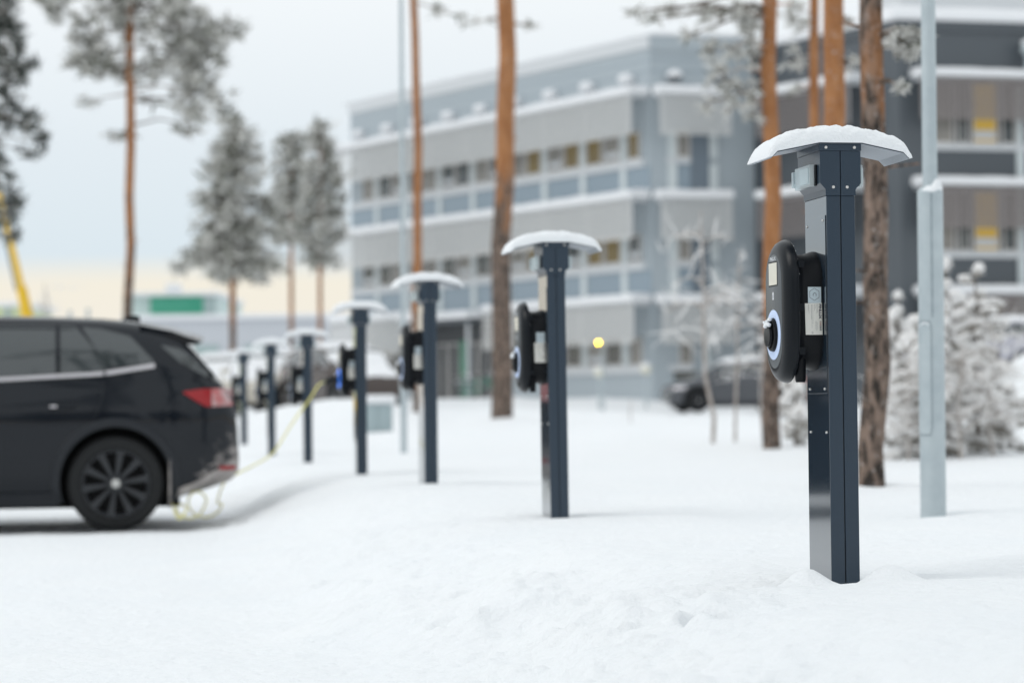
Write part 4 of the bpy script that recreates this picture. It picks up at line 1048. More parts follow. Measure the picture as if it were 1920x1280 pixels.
# snow-laden young spruces
def snowy_spruce(px, py, ytop, Y, hw, label, seed, fork=0):
    r_ = random.Random(seed); b = at(px, py, Y); t = at(px+fork, ytop, Y); g = gz(b.x, Y); H = t.z-g; W = hw*Y/FPX
    root = thing('young_spruce', label, 'shrub', (b.x, Y, g), 0, 'snow laden young spruces'); inv = Matrix.Translation(-Vector(root.location))
    tr = MB(); tr.tube([(b.x, Y, g-.2), (b.x+(t.x-b.x)*.5, Y, g+H*.5), (t.x, Y, t.z-.03)], [.035, .022, .008], M['twig_dark'], 7); o = tr.build('trunk', root); o.matrix_parent_inverse = inv
    sn = MB(); nd = MB()
    ph1, ph2 = r_.uniform(0, 6), r_.uniform(0, 6); lv = max(5, int(H/.17))
    for i in range(lv+1):
        k = i/lv; z = g+H*(1-k*.97); rad = W*(.14+.80*k**.6); z0 = z; q0 = Vector((t.x+(b.x-t.x)*min(1, k*1.6), Y, z))
        nb = 1 if i == 0 else min(8, 2+i)
        for j in range(nb):
            a = 2*math.pi*(j+r_.random()*.8)/nb; L = rad*r_.choice((.4, .75, 1.0, 1.45))*r_.uniform(.8, 1.15)*(1+.28*math.sin(2*a+ph1+i)+.2*math.sin(3*a+ph2-i*.7)); up = r_.uniform(-.30, .45)
            if i: q0 = Vector((q0.x, Y, max(g+.05, z0+r_.gauss(0, .075))))
            e = q0+Vector((math.cos(a)*L, math.sin(a)*L, L*up)) if i else q0+Vector((0, 0, .02))
            m = q0.lerp(e, .55)+Vector((0, 0, L*.10))
            th = r_.uniform(.034, .062)*(1.1 if k < .5 else 1)
            # needle sleeve below, lump of snow above, thinner and lumpy towards the stem
            nd.tube([q0, m-Vector((0, 0, .02)), e-Vector((0, 0, .03))], [th*.35, th*.7, th*.45], M['spruce'], 6)
            for s in range(4):
                f = r_.uniform(.2, 1); p = q0.lerp(m, f*2) if f < .5 else m.lerp(e, 2*f-1)
                needles(nd, p, .075, 6, M['spruce'], M['bush_snow'], .55, r_)
            pts = []
            for s in range(6):
                f = .18+.82*s/5; p = q0.lerp(m, f/.55) if f < .55 else m.lerp(e, (f-.55)/.45)
                pts.append(p+Vector((r_.gauss(0, .008), r_.gauss(0, .008), th*.45)))
            sn.tube(pts, [th*.5, th*r_.uniform(.7, 1), th*r_.uniform(.75, 1.1), th*r_.uniform(.8, 1.15), th*r_.uniform(.8, 1.2), th*.65], M['bush_snow'], 7)
            sn.ball(e+Vector((0, 0, th*.35)), th*r_.uniform(.75, 1.1), M['bush_snow'], 7, 5)
            if L > .25:
                for sgn in (-1, 1):
                    p = m; dirv = Vector((math.cos(a+sgn*.75), math.sin(a+sgn*.75), up*.5))*L*.42
                    sn.tube([p+Vector((0, 0, th*.3)), p+dirv*.6+Vector((0, 0, th*.3)), p+dirv+Vector((0, 0, 0))], [th*.5, th*.75, th*.5], M['bush_snow'], 6)
                    nd.tube([p, p+dirv*.6-Vector((0, 0, .03)), p+dirv-Vector((0, 0, .04))], [th*.3, th*.6, th*.3], M['spruce'], 5)
    for q in range(3):                              # side leaders standing up with round snowy tips
        a = r_.uniform(0, 6.28); z0 = g+H*r_.uniform(.45, .7); p0 = Vector((b.x, Y, z0)); p1 = p0+Vector((math.cos(a)*W*.4, math.sin(a)*W*.4, H*r_.uniform(.12, .24)))
        nd.tube([p0, p1], [.02, .02], M['spruce'], 5); n_ = 5
        for s in range(n_):
            f = .35+.65*s/(n_-1); sn.ball(p0.lerp(p1, f)+Vector((r_.gauss(0, .02), r_.gauss(0, .02), 0)), r_.uniform(.028, .05), M['bush_snow'], 8, 5, (1, 1, 1.3))
    o = nd.build('branches', root, recalc=False, kind='stuff'); o.matrix_parent_inverse = inv
    o = sn.build('snow_load', root, ang=80, recalc=False, kind='stuff'); o.matrix_parent_inverse = inv
snowy_spruce(1772, 838, 498, 25.0, 78, 'tallest snow laden young spruce, partly hidden by the grey lamp post', 51)
snowy_spruce(1832, 836, 516, 25.6, 78, 'snow laden young spruce with a round snowy tip, right of the grey lamp post', 52, -4)
snowy_spruce(1690, 842, 560, 26.5, 52, 'lower snow laden young spruce between the brown trunk and the grey lamp post', 53, -6)
snowy_spruce(1735, 838, 600, 24.4, 70, 'bushy low snow laden spruce behind the foot of the grey lamp post', 54)
snowy_spruce(1872, 826, 640, 26.5, 60, 'small snow laden spruce beside the snow heap at the right edge', 55)
snowy_spruce(1492, 838, 700, 29, 46, 'low snow laden spruce right of the orange trunk, below the nearest charger', 56)
# ------------------------------------------------------------------ cars: local x runs towards the tail from the rear axle, y away from the near side, z up
RT = [(-3.62, 0.62), (-3.58, 0.74), (-3.48, 0.86), (-3.25, 0.955), (-2.9, 1.02), (-2.6, 1.1), (-2.35, 1.265), (-2.05, 1.452), (-1.75, 1.59), (-1.45, 1.655), (-1.0, 1.68), (-0.5, 1.674), (0.0, 1.654), (0.3, 1.612), (0.45, 1.555), (0.56, 1.469), (0.64, 1.375), (0.72, 1.278), (0.8, 1.183), (0.865, 1.117), (0.91, 1.04), (0.945, 0.92), (0.96, 0.6)]
BT = [(-3.62, .36), (-3.5, .28), (-3.2, .24), (-.6, .19), (.30, .21), (.46, .235), (.70, .30), (.90, .365), (.96, .43)]
PLAN = [(-3.62, .52), (-3.58, .60), (-3.45, .72), (-3.2, .83), (-2.9, .89), (-2.4, .925), (-1, .935), (.2, .935), (.5, .915), (.70, .87), (.85, .80), (.93, .73), (.96, .66)]
def itp(T, x): return float(np.interp(x, [p[0] for p in T], [p[1] for p in T]))
def section(a):
    """half section (y, z) from the bottom centre up to the roof centre"""
    zr, zb, hw = itp(RT, a), itp(BT, a), itp(PLAN, a)
    belt = 1.075+.03*np.clip((a+1)/1.6, 0, 1)
    s = hw/.935
    if zr > belt+.10:                               # with a glasshouse
        g = np.clip((zr-belt)/.5, 0, 1)
        top = .60*s+.12*(1-g)
        tum = .690*s*g+(1-g)*.85*s
        pts = [(0, zb), (.70*s, zb), (.86*s, zb+.03), (.905*s, zb+.13), (.915*s, .46), (.930*s, .62), (.938*s, .80), (.942*s, .905), (.918*s, 1.010), (.880*s, belt),
               (.850*s, belt+.12*g), (.805*s, belt+.55*(zr-belt)), (tum+.03, zr-.085*g-.02), (tum-.03, zr-.035*g-.008), (top-.16, zr-.008), (0, zr)]
    else:
        k = (zr-zb)
        pts = [(0, zb), (.70*s, zb), (.86*s, zb+.03), (.905*s, zb+.13*k), (.915*s, zb+.25*k), (.930*s, zb+.40*k), (.938*s, zb+.58*k), (.940*s, zb+.70*k), (.925*s, zb+.82*k), (.895*s, zb+.90*k),
               (.84*s, zb+.945*k), (.76*s, zb+.965*k), (.66*s, zb+.98*k), (.55*s, zb+.99*k), (.35*s, zb+.996*k), (0, zr)]
    return pts
STN = [-3.62, -3.60, -3.55, -3.48, -3.38, -3.25, -3.1, -2.9, -2.75, -2.6, -2.45, -2.3, -2.15, -2.0, -1.85, -1.7, -1.5, -1.3, -1.1, -.9, -.7, -.5, -.3, -.1, .1, .25, .38, .50, .58, .64, .68, .72, .76, .80, .84, .88, .91, .935, .95, .96]
def SY(a, z):
    p = section(a)[2:14]; zs = [q[1] for q in p]; ys = [q[0] for q in p]
    return float(np.interp(z, zs, ys))
def car_body(paint):
    b = MB(); loops = []
    for a in STN:
        h = section(a); loops.append([(a, -y, z) for y, z in h]+[(a, y, z) for y, z in reversed(h[1:-1])])
    b.loft(loops, paint)
    return b
def arch_cut(o, xs, r=.425):
    cut = MB()
    for x in xs:
        for s in (-1, 1):
            y0, y1 = (-1.2, -.60) if s < 0 else (.60, 1.2)
            cut.loft([[(x+r*math.cos(2*math.pi*k/40), y, .375+r*math.sin(2*math.pi*k/40)) for k in range(40)] for y in (y0, y1)], M['rim_dark'])
    c = cut.build('cutter', None, smooth=False)
    m = o.modifiers.new('b', 'BOOLEAN'); m.operation = 'DIFFERENCE'; m.object = c; m.solver = 'EXACT'; m.material_mode = 'TRANSFER'
    dg = bpy.context.evaluated_depsgraph_get(); dg.update()
    me = bpy.data.meshes.new_from_object(o.evaluated_get(dg))
    o.modifiers.clear(); o.data = me
    me.polygons.foreach_set('use_smooth', [True]*len(me.polygons)); me.set_sharp_from_angle(angle=R(38))
    bpy.data.objects.remove(c)
def patch(mb, a0, a1, lo, hi, m, off=.004, n=12, k=6, side=-1, th=.003):
    """a panel lying on the flank between two height curves"""
    for sd in ((side,) if side else (-1, 1)):
        g = []
        for i in range(n+1):
            a = a0+(a1-a0)*i/n; zl, zh = lo(a), hi(a); row = []
            for j in range(k+1):
                z = zl+(zh-zl)*j/k; row.append((a, sd*(SY(a, z)+off), z))
            g.append(row)
        vs = [p for r_ in g for p in r_]; W = k+1; fs = []
        for i in range(n):
            for j in range(k):
                q = i*W+j; fs.append((q, q+1, q+W+1, q+W))
        # rim
        e = len(vs); back = [(x, y-sd*(off+th), z) for x, y, z in vs]
        ring = [i*W for i in range(n+1)]+[n*W+j for j in range(1, W)]+[i*W+k for i in range(n-1, -1, -1)]+[j for j in range(k-1, 0, -1)]
        vs2 = [back[i] for i in ring]
        fs += [(ring[i], ring[(i+1) % len(ring)], e+(i+1) % len(ring), e+i) for i in range(len(ring))]
        mb.add(vs+vs2, fs, m)
def lp(pts):
    xs = [p[0] for p in pts]; zs = [p[1] for p in pts]
    return lambda a: float(np.interp(a, xs, zs))
def wheel(parent, x, side, r=.364, w=.235, detail=True, rimmat='rim', loc_y=.92):
    t = MB()
    def Lf(a, b, h): return Vector((x+a, side*(loc_y-h), .364+b))
    t.lathe([(r*.70, .012), (r*.86, .000), (r*.955, .012), (r*.995, .035), (r, .06), (r, w-.06), (r*.98, w-.02), (r*.70, w)], M['tyre'], Lf, 56)
    for k in range(56):                                # tread blocks on the shoulder
        a = 2*math.pi*k/56
        vs = [Lf(rr*math.cos(a+d), rr*math.sin(a+d), h) for h in (.025, .07) for rr, d in ((r*.985, -.035), (r*1.012, -.035), (r*1.012, .02), (r*.985, .02))]
        t.add(vs, [(0,3,2,1),(4,5,6,7),(0,1,5,4),(1,2,6,5),(2,3,7,6),(3,0,4,7)], M['tyre'])
    wo = t.build('wheel', parent)
    rm = MB(); R0 = r*.715
    rm.lathe([(R0*1.0, .004), (R0*.99, -.004), (R0*.95, .0), (R0*.92, .022), (R0*.90, .10), (R0*.1, .10)], M[rimmat], Lf, 48)
    rm.lathe([(R0*.89, .095), (.02, .095)], M['rim_dark'], Lf, 32)
    for k in range(10):                                # paired spokes
        a = 2*math.pi*(k+.25)/10; ca, sa = math.cos(a), math.sin(a)
        def sp(rr, wd, h): return [Lf(rr*ca-wd*sa*s_, rr*sa+wd*ca*s_, h) for s_ in (-1, 1)]
        p = []
        for rr, wd, h in ((.03, .012, .012), (.07, .014, .010), (.13, .018, .006), (R0*.82, .026, .004), (R0*.94, .033, .004)):
            q = sp(rr, wd, h); q2 = sp(rr, wd*.9, h+.035); p.append([q[0], q[1], q2[1], q2[0]])
        rm.loft(p, M[rimmat])
    rm.lathe([(.055, .006), (.052, .001), (.001, .001)], M[rimmat], Lf, 20)
    ro = rm.build('rim', wo)
    h = MB(); h.lathe([(.034, .001), (.034, -.006), (.028, -.010), (.001, -.011)], M['hub'], Lf, 20); h.build('hub_cap', wo)
    return wo

def build_car(name, label, paint, group=None, snow=False):
    root = thing(name, label, 'car', group=group)
    b = car_body(paint).build('body', root)
    arch_cut(b, (0, -2.77))
    # side glazing (both flanks): front door, rear door, little fixed pane, rear quarter
    belt = lp([(-2.25, 1.15), (-.95, 1.186), (-.10, 1.228), (.30, 1.288)])
    roofl = lp([(-2.25, 1.175), (-2.0, 1.33), (-1.7, 1.48), (-1.4, 1.56), (-.9, 1.59), (-.4, 1.585), (-.1, 1.56), (.12, 1.50), (.30, 1.305)])
    for sd in (-1, 1):
        for a0, a1 in ((-2.2, -1.40), (-1.33, -.45), (-.415, -.06)):
            m = MB(); 
            if a0 < -.43: patch(m, a0, a1, belt, roofl, M['car_glass'], .004, 14, 6, sd)
            else:
                top = lambda a: min(roofl(a), 1.58-(a+.30)*1.2) if a > -.30 else roofl(a)
                patch(m, a0, a1, belt, lambda a: max(top(a), belt(a)+.01), M['car_glass'], .004, 14, 6, sd)
            m.build('side_window', root)
        m = MB()
        lo = lp([(-.245, 1.56), (-.05, 1.256), (.30, 1.288)])
        patch(m, -.245, .295, lo, lambda a: max(roofl(a), lo(a)+.005), M['car_glass'], .004, 18, 6, sd); m.build('quarter_window', root)
        m = MB(); patch(m, -2.2, -.085, lambda a: belt(a)-.034, lambda a: belt(a)-.004, M['chrome'], .010, 24, 1, sd)
        patch(m, -.068, .305, lambda a: belt(a)-.036, lambda a: belt(a)-.002, M['chrome'], .010, 12, 1, sd); m.build('window_trim', root)
        # dark gaps round the doors
        for pts in ([(-.085, 1.16), (-.10, 1.02), (-.14, .90), (-.20, .80)], [(-1.365, 1.13), (-1.365, .5), (-1.38, .24)]):
            m = MB(); loops = []
            P = []
            for i in range(len(pts)-1):
                for s in range(6): f = s/6; P.append((pts[i][0]*(1-f)+pts[i+1][0]*f, pts[i][1]*(1-f)+pts[i+1][1]*f))
            P.append(pts[-1]); m.tube([(a, sd*(SY(a, z)-.001), z) for a, z in P], .004, M['gap'], 6); m.build('door_gap', root)
        # handles
        for a in (-.49, -1.50):
            m = MB(); m.box(a, a+.19, sd*.945-.016, sd*.945+.016, .945, .975, paint, bev=.008); ob = m.build('door_handle', root)
            m = MB(); m.box(a-.004, a+.05, sd*.957-.01, sd*.957+.01, .95, .97, M['chrome'], bev=.004); m.build('handle_tip', ob)
        # wheel arch cladding
        for xc in (0, -2.77):
            m = MB(); loops = []
            for k in range(37):
                t = math.pi*k/36*1.22-.11*math.pi
                row = []
                for rr, off in ((.424, -.03), (.424, .010), (.440, .016), (.485, .012), (.497, -.004)):
                    x = xc+rr*math.cos(t); z = .375+rr*math.sin(t); zz = max(.20, z)
                    xx_ = min(x, .955)
                    row.append((x, sd*(SY(min(xx_, .94), zz)+off), zz))
                loops.append(row)
            m.loft(loops, M['cladding'], False, False, closed=False); m.build('wheel_arch', root)
        m = MB(); patch(m, -2.33, -.43, lambda a: .195, lambda a: .30, M['cladding'], .014, 10, 2, sd); m.build('sill_cladding', root)
        # tail lamp wraps round the corner
        up = lp([(.52, 1.065), (.66, 1.085), (.90, 1.09)]); dn = lp([(.52, 1.055), (.62, .99), (.70, .945), (.93, .955)])
        m = MB(); patch(m, .52, .74, dn, up, M['red_lamp'], .010, 10, 4, sd); ob = m.build('tail_lamp', root)
        m = MB(); patch(m, .742, .925, dn, up, M['lamp_frost'], .011, 10, 4, sd); m.build('lamp_lens', ob)
        # headlamp
        m = MB(); patch(m, -3.56, -3.15, lambda a: .70+.1*(a+3.56), lambda a: min(.80+.18*(a+3.56), itp(RT, a)-.05), M['chrome'], .008, 8, 3, sd); m.build('headlamp', root)
        # mirror
        m = MB(); m.ball((-2.05, sd*1.03, 1.12), .11, paint, 12, 8, (.75, 1, .75)); m.build('mirror', root)
        # dark side fin beside the rear window
        m = MB(); lo = lp([(.36, 1.42), (.50, 1.29), (.80, 1.13)]); hi = lp([(.36, 1.43), (.50, 1.40), (.60, 1.33), (.70, 1.235), (.80, 1.135)])
        patch(m, .36, .80, lo, lambda a: max(hi(a), lo(a)+.006), M['car_glass'], .006, 14, 4, sd); m.build('side_fin', root)
    # spoiler over the rear window
    m = MB(); pr = []
    for y in np.linspace(-.70, .70, 15):
        e = 1-.06*(abs(y)/.7)**4; dz = -.05*(abs(y)/.7)**2.5
        pr.append([(.20, y, 1.640+dz), (.44, y, 1.592+dz), (.700*e, y, 1.512+dz), (.712*e, y, 1.498+dz), (.68*e, y, 1.482+dz), (.48, y, 1.490+dz), (.30, y, 1.54+dz)])
    m.loft(pr, paint); m.build('spoiler', root)
    # windscreen and rear window
    for nm, A in (('windscreen', (-2.52, -1.78)), ('rear_window', (.60, .84))):
        m = MB(); n = 10; g = []
        for i in range(n+1):
            a = A[0]+(A[1]-A[0])*i/n; z = itp(RT, a)+.012; hw = section(a)[12][0]-.05
            g.append([(a+(.012 if A[0] > 0 else -.006), hw*t, z-.03*abs(t)**3) for t in np.linspace(-1, 1, 9)])
        m.loft(g, M['car_glass'], False, False, closed=False); m.build(nm, root)
    # rear bumper: lower dark skirt with a reflector
    for sd in (-1, 1):
        m = MB(); patch(m, .43, .955, lp([(.43, .235), (.96, .435)]), lp([(.43, .30), (.60, .36), (.955, .56)]), M['dirt_skirt'], .012, 12, 3, sd); m.build('bumper_skirt', root)
        m = MB(); patch(m, .80, .935, lambda a: .455, lambda a: .485, M['red_lamp'], .016, 5, 1, sd); m.build('reflector', root)
    m = MB(); m.box(.962, .975, -.30, .30, .66, .78, M['label_white'], bev=.003); m.build('number_plate', root)
    # antenna fin
    m = MB(); m.loft([[(.04, -.02, 1.64), (.22, -.03, 1.62), (.22, .03, 1.62), (.04, .02, 1.64)], [(.13, -.006, 1.69), (.21, -.008, 1.685), (.21, .008, 1.685), (.13, .006, 1.69)]], M['black_plastic']); m.build('antenna', root)
    # underbody
    m = MB(); m.box(-3.3, .5, -.62, .62, .17, .40, M['rim_dark']); m.build('underbody', root)
    for x in (0, -2.77):
        for s in (-1, 1): wheel(root, x, s)
    # mud flap behind the near rear wheel
    for s in (-1, 1):
        m = MB(); m.box(.405, .42, min(s*.62, s*.925), max(s*.62, s*.925), .17, .55, M['dirt_skirt'], bev=.004); m.build('mud_flap', root)
    return root
M['dirt_skirt'] = mat('salt_dirty_plastic', (.10, .095, .095), .7, noise=(5, .95, (.52, .48, .46), .14))
suv = build_car('parked_car', 'black estate car cut off by the left edge, its tail towards the posts', M['paint_black'])
pw = at(217, 905, 18.6)
cs, sn_ = math.cos(PHI), math.sin(PHI)
suv.location = (pw.x-(-sn_)*(-.92), pw.y-cs*(-.92), .0)
suv.rotation_euler = (0, 0, PHI)
suv.location.z = at(217, 995, 18.6).z

# distant cars under snow
def far_car(px, py, Y, heading, paint, label, snow=True):
    c = copy_tree(suv); 
    for k_ in ('group',):
        pass
    b = at(px, py, Y); c.location = (b.x, b.y, b.z); c.rotation_euler = (0, 0, heading); c['label'] = label; c['group'] = 'snowy parked cars in the distance'
    for ch in c.children:
        nm = ch.name.split('.')[0]
        if nm in ('body', 'spoiler', 'mirror', 'door_handle'):
            ch.data = ch.data.copy()
            for i, mm in enumerate(ch.data.materials):
                if mm and mm.name.startswith('black_car_paint'): ch.data.materials[i] = paint
    if snow:
        s = MB(); g = []
        for a in np.linspace(-1.75, .55, 24):
            z = itp(RT, a); hw = section(a)[13][0]; e = max(0, 1-abs((a+.6)/1.16)**8)**.5
            g.append([(a, hw*t, z-.02-.03*abs(t)**3+(.10+.02*math.sin(a*9+t*4))*e*max(0, 1-abs(t)**6)**.5) for t in np.linspace(-1, 1, 11)])
        s.loft(g, M['ledge_snow'], False, False, closed=False); s.build('roof_snow', c)
        if paint is M['paint_grey']: return c
        s = MB(); g = []
        for a in np.linspace(-3.5, -2.0, 18):
            z = itp(RT, a); hw = section(a)[11][0]; e = max(0, 1-abs((a+2.75)/.77)**8)**.5
            g.append([(a, hw*t, z-.02-.03*abs(t)**3+(.08+.02*math.sin(a*7+t*5))*e*max(0, 1-abs(t)**6)**.5) for t in np.linspace(-1, 1, 11)])
        s.loft(g, M['ledge_snow'], False, False, closed=False); s.build('bonnet_snow', c)
        s = MB(); 
        patch(s, -1.33, -.45, lambda a: 1.18, lambda a: 1.25, M['ledge_snow'], .02, 8, 2, -1)
        s.build('window_snow', c)
    return c
far_car(1450, 771, 78, R(12), M['paint_grey'], 'grey car with snow on its roof parked in front of the pale office building')
far_car(606, 772, 62, R(118), M['paint_brown'], 'dark snowy car half hidden behind the post with the blue ring')
far_car(540, 774, 66, R(75), M['paint_beige'], 'pale beige snowy car behind the posts crossed by the yellow cable')
far_car(440, 776, 70, R(80), M['paint_silver'], 'silver snowy car seen between the two farthest charging posts')
far_car(1935, 720, 62, R(-20), M['paint_silver'], 'silver car under snow behind the snow heap at the right edge')
# ------------------------------------------------------------------ lamp posts
def lamp_post(px0, py0, px1, Y, label, r0, r1, z_step, H, thick=True):
    b = at(px0, py0, Y); t = at(px1, 0, Y); g = gz(b.x, Y); d = (t-b).normalized()
    root = thing('lamp_post', label, 'lamp post', (b.x, Y, g)); inv = Matrix.Translation(-Vector(root.location))
    base = b-d*(b.z-g+.4); zs = z_step
    def on(z): return base+d*((z-base.z)/d.z)
    m = MB()
    if thick:
        m.tube([base, on(zs)], [r0, r0], M['galv'], 28, False); m.tube([on(zs), on(zs+.022)], [r0, r1+.012], M['galv'], 28, False)
        o = m.build('base_column', root); o.matrix_parent_inverse = inv
        m = MB()
    m.tube([on(zs-.02), on(g+H*.6), on(g+H)], [r1, r1*.9, r1*.75], M['galv'], 24); o = m.build('pole', root); o.matrix_parent_inverse = inv
    m = MB(); e = on(g+H); m.tube([e, e+Vector((-.25, -.3, .12)), e+Vector((-.6, -.7, .18))], [r1*.7, r1*.6, r1*.6], M['galv'], 12); o = m.build('bracket', root); o.matrix_parent_inverse = inv
    m = MB(); m.loft([[e+Vector((-.6, -.7, .18))+Vector((x*.7-y*.6, x*.8+y*.6, z))*1 for x, y, z in q] for q in
              ([(0, -.06, -.03), (0, .06, -.03), (0, .06, .04), (0, -.06, .04)], [(-.25, -.12, -.04), (-.25, .12, -.04), (-.25, .1, .06), (-.25, -.1, .06)], [(-.6, -.08, -.03), (-.6, .08, -.03), (-.6, .06, .03), (-.6, -.06, .03)])], M['galv_dark'])
    o = m.build('lamp_head', root); o.matrix_parent_inverse = inv
    return root, on, base, inv, g
# the grey post beside the nearest charging post
lz = at(1743, 360, 12.4).z
lamp, on, base, inv, g0 = lamp_post(1750, 957, 1740, 12.4, 'stout galvanised lamp post with a snowy shoulder, right of the nearest charging post', .0655, .0385, lz, 6.5)
m = MB()                                            # snow lying on the shoulder
c = on(lz)
pr = []
for i in range(7):
    k = i/6; rr = .064*(1-k**2.2*.42); lo_ = []
    for j in range(24):
        a = 2*math.pi*j/24; w_ = 1+.05*math.sin(3*a+k*4)
        lift = .050*k*(1+.55*math.cos(a-.2))*(1+.15*math.sin(5*a))
        lo_.append(c+Vector((math.cos(a)*rr*w_, math.sin(a)*rr*w_, -.004+lift)))
    pr.append(lo_)
m.loft(pr, M['cap_snow'], True, True); o = m.build('shoulder_snow', lamp, ang=70); o.matrix_parent_inverse = inv
# service hatch, its screw and hood of frost
zt_, zb_ = at(1735, 602, 12.33).z, at(1735, 815, 12.33).z
m = MB(); A0, A1 = R(-178), R(-101)
def hatch(r, off):
    pts = []
    n = 10; k = 5
    for i in range(n+1):
        a = A0+(A1-A0)*i/n; pts.append((a, zt_))
    return pts
rows = []
for i in range(25):
    f = i/24; z = zb_+(zt_-zb_)*f; row = []
    ins = max(0, 1-((min(f, 1-f))/.08))**2*.18 if min(f, 1-f) < .08 else 0
    for j in range(11):
        a = A0+(A1-A0)*(ins*.5+(1-ins)*j/10); q = on(z); row.append(q+Vector((math.cos(a)*.0685, math.sin(a)*.0685, 0)))
    rows.append(row)
m.loft(rows, M['galv'], False, False, closed=False)
edge = [r_[-1] for r_ in rows]; m.tube(edge, .0022, M['galv_dark'], 5); m.tube(rows[0], .0022, M['galv_dark'], 5); m.tube(rows[-1], .0018, M['galv_dark'], 5)
o = m.build('service_hatch', lamp, ang=60); o.matrix_parent_inverse = inv
m = MB(); q = on(zt_-.02); m.tube([q+Vector((math.cos(a)*.0705, math.sin(a)*.0705, .012*math.sin((a-R(-150))/R(40)*math.pi))) for a in [R(-150+4*i) for i in range(11)]], .0035, M['cap_snow'], 6)
m.ball(q+Vector((-.068, -.01, -.005)), .006, M['cap_snow'], 6, 4); o = m.build('hatch_frost', lamp); o.matrix_parent_inverse = inv
m = MB()                                            # welded seam
pts = [on(z)+Vector((math.cos(R(-95))*.0655, math.sin(R(-95))*.0655, 0)) for z in np.linspace(zt_+.02, lz-.01, 30)]
m.tube(pts, [.0022+.0016*abs(math.sin(i*2.3)) for i in range(30)], M['galv_dark'], 5); o = m.build('seam', lamp); o.matrix_parent_inverse = inv
lamp_post(757, 825, 752, 31, 'slim pale lamp post left of the thin orange pine trunk', .043, .030, at(757, 640, 31).z, 9)

# ------------------------------------------------------------------ yellow charging cable from the lit post to the car
def spline(P, n=8):
    out = []
    for i in range(len(P)-1):
        p0, p1, p2, p3 = P[max(i-1, 0)], P[i], P[i+1], P[min(i+2, len(P)-1)]
        for k in range(n):
            t = k/n; out.append(.5*((2*p1)+(p2-p0)*t+(2*p0-5*p1+4*p2-p3)*t*t+(3*p1-p0-3*p2+p3)*t**3))
    return out+[P[-1]]
q4 = post_things[3]
ring_c = q4.matrix_basis @ Vector((-.05-.15, .168, PH-.531-.076))
P = [ring_c, ring_c+Vector((-.10, -.02, -.03)), at(597, 722, 20.7), at(580, 749, 20.6), at(550, 790, 20.4), at(512, 848, 20.2), at(475, 872, 19.9), at(442, 889, 19.7), at(420, 905, 19.5), at(408, 940, 19.2)]
P = [Vector(p) for p in P]
z0c = .03
for k in range(26):                                  # slack coils lying and standing beside the bumper
    a = k*.55; cx = 392-2.6*k; rx = 24 if k < 12 else 16
    px = cx+rx*math.cos(a); py = 945+24*math.sin(a) if k < 12 else 958+13*math.sin(a)
    P.append(at(px, py, 19.15-.02*k+.10*math.sin(a*1.3)))
P += [at(318, 930, 18.9), at(305, 900, 19.3)]
m = MB(); m.tube(spline(P, 7), .0070, M['cable'], 8); cb = m.build('charging_cable', None)
tag(cb, 'yellow cable running from the blue lit post down to coils by the car bumper', 'cable')
m = MB(); m.tube([ring_c+Vector((.05, 0, 0)), ring_c+Vector((-.06, -.01, -.01)), ring_c+Vector((-.12, -.02, -.04))], [.03, .03, .018], M['black_plastic'], 12); m.build('plug', cb)

# dark ragged strip along the near wheels, grey slush at the foot of the bank
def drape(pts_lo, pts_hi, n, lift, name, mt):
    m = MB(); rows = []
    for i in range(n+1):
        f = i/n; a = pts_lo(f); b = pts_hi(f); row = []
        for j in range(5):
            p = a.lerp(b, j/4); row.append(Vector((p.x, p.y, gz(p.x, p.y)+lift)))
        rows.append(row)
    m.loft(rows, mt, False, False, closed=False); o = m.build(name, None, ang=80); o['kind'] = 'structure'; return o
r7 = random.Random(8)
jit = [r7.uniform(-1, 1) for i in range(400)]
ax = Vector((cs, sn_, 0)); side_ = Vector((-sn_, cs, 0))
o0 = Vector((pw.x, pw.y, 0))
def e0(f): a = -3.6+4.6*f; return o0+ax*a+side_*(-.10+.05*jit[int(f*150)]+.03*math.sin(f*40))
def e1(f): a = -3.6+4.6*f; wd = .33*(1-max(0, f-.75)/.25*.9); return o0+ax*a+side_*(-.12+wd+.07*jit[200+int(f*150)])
drape(e0, e1, 150, .012, 'dark_strip', M['dark_strip'])

# ------------------------------------------------------------------ small things by the building
b = at(712, 790, 40); g = gz(b.x, 40); t = at(712, 757, 40)
cab = thing('utility_cabinet', 'low grey green cabinet under a thick snow cap, right of the blue lit post', 'cabinet', (b.x, 40, g)); w2 = .205
m = MB(); m.box(-w2, w2, -.2, .2, -.3, t.z-g, M['cabinet'], bev=.01); m.build('body', cab)
m = MB(); m.box(-w2+.02, -.004, -.212, -.202, .02, t.z-g-.04, M['cabinet'], bev=.003); m.box(.004, w2-.02, -.212, -.202, .02, t.z-g-.04, M['cabinet'], bev=.003); m.build('door', cab)
m = MB(); m.box(-w2-.05, w2+.06, -.26, .26, t.z-g+.001, t.z-g+.15, M['ledge_snow'], bev=.05); m.build('snow_cap', cab)

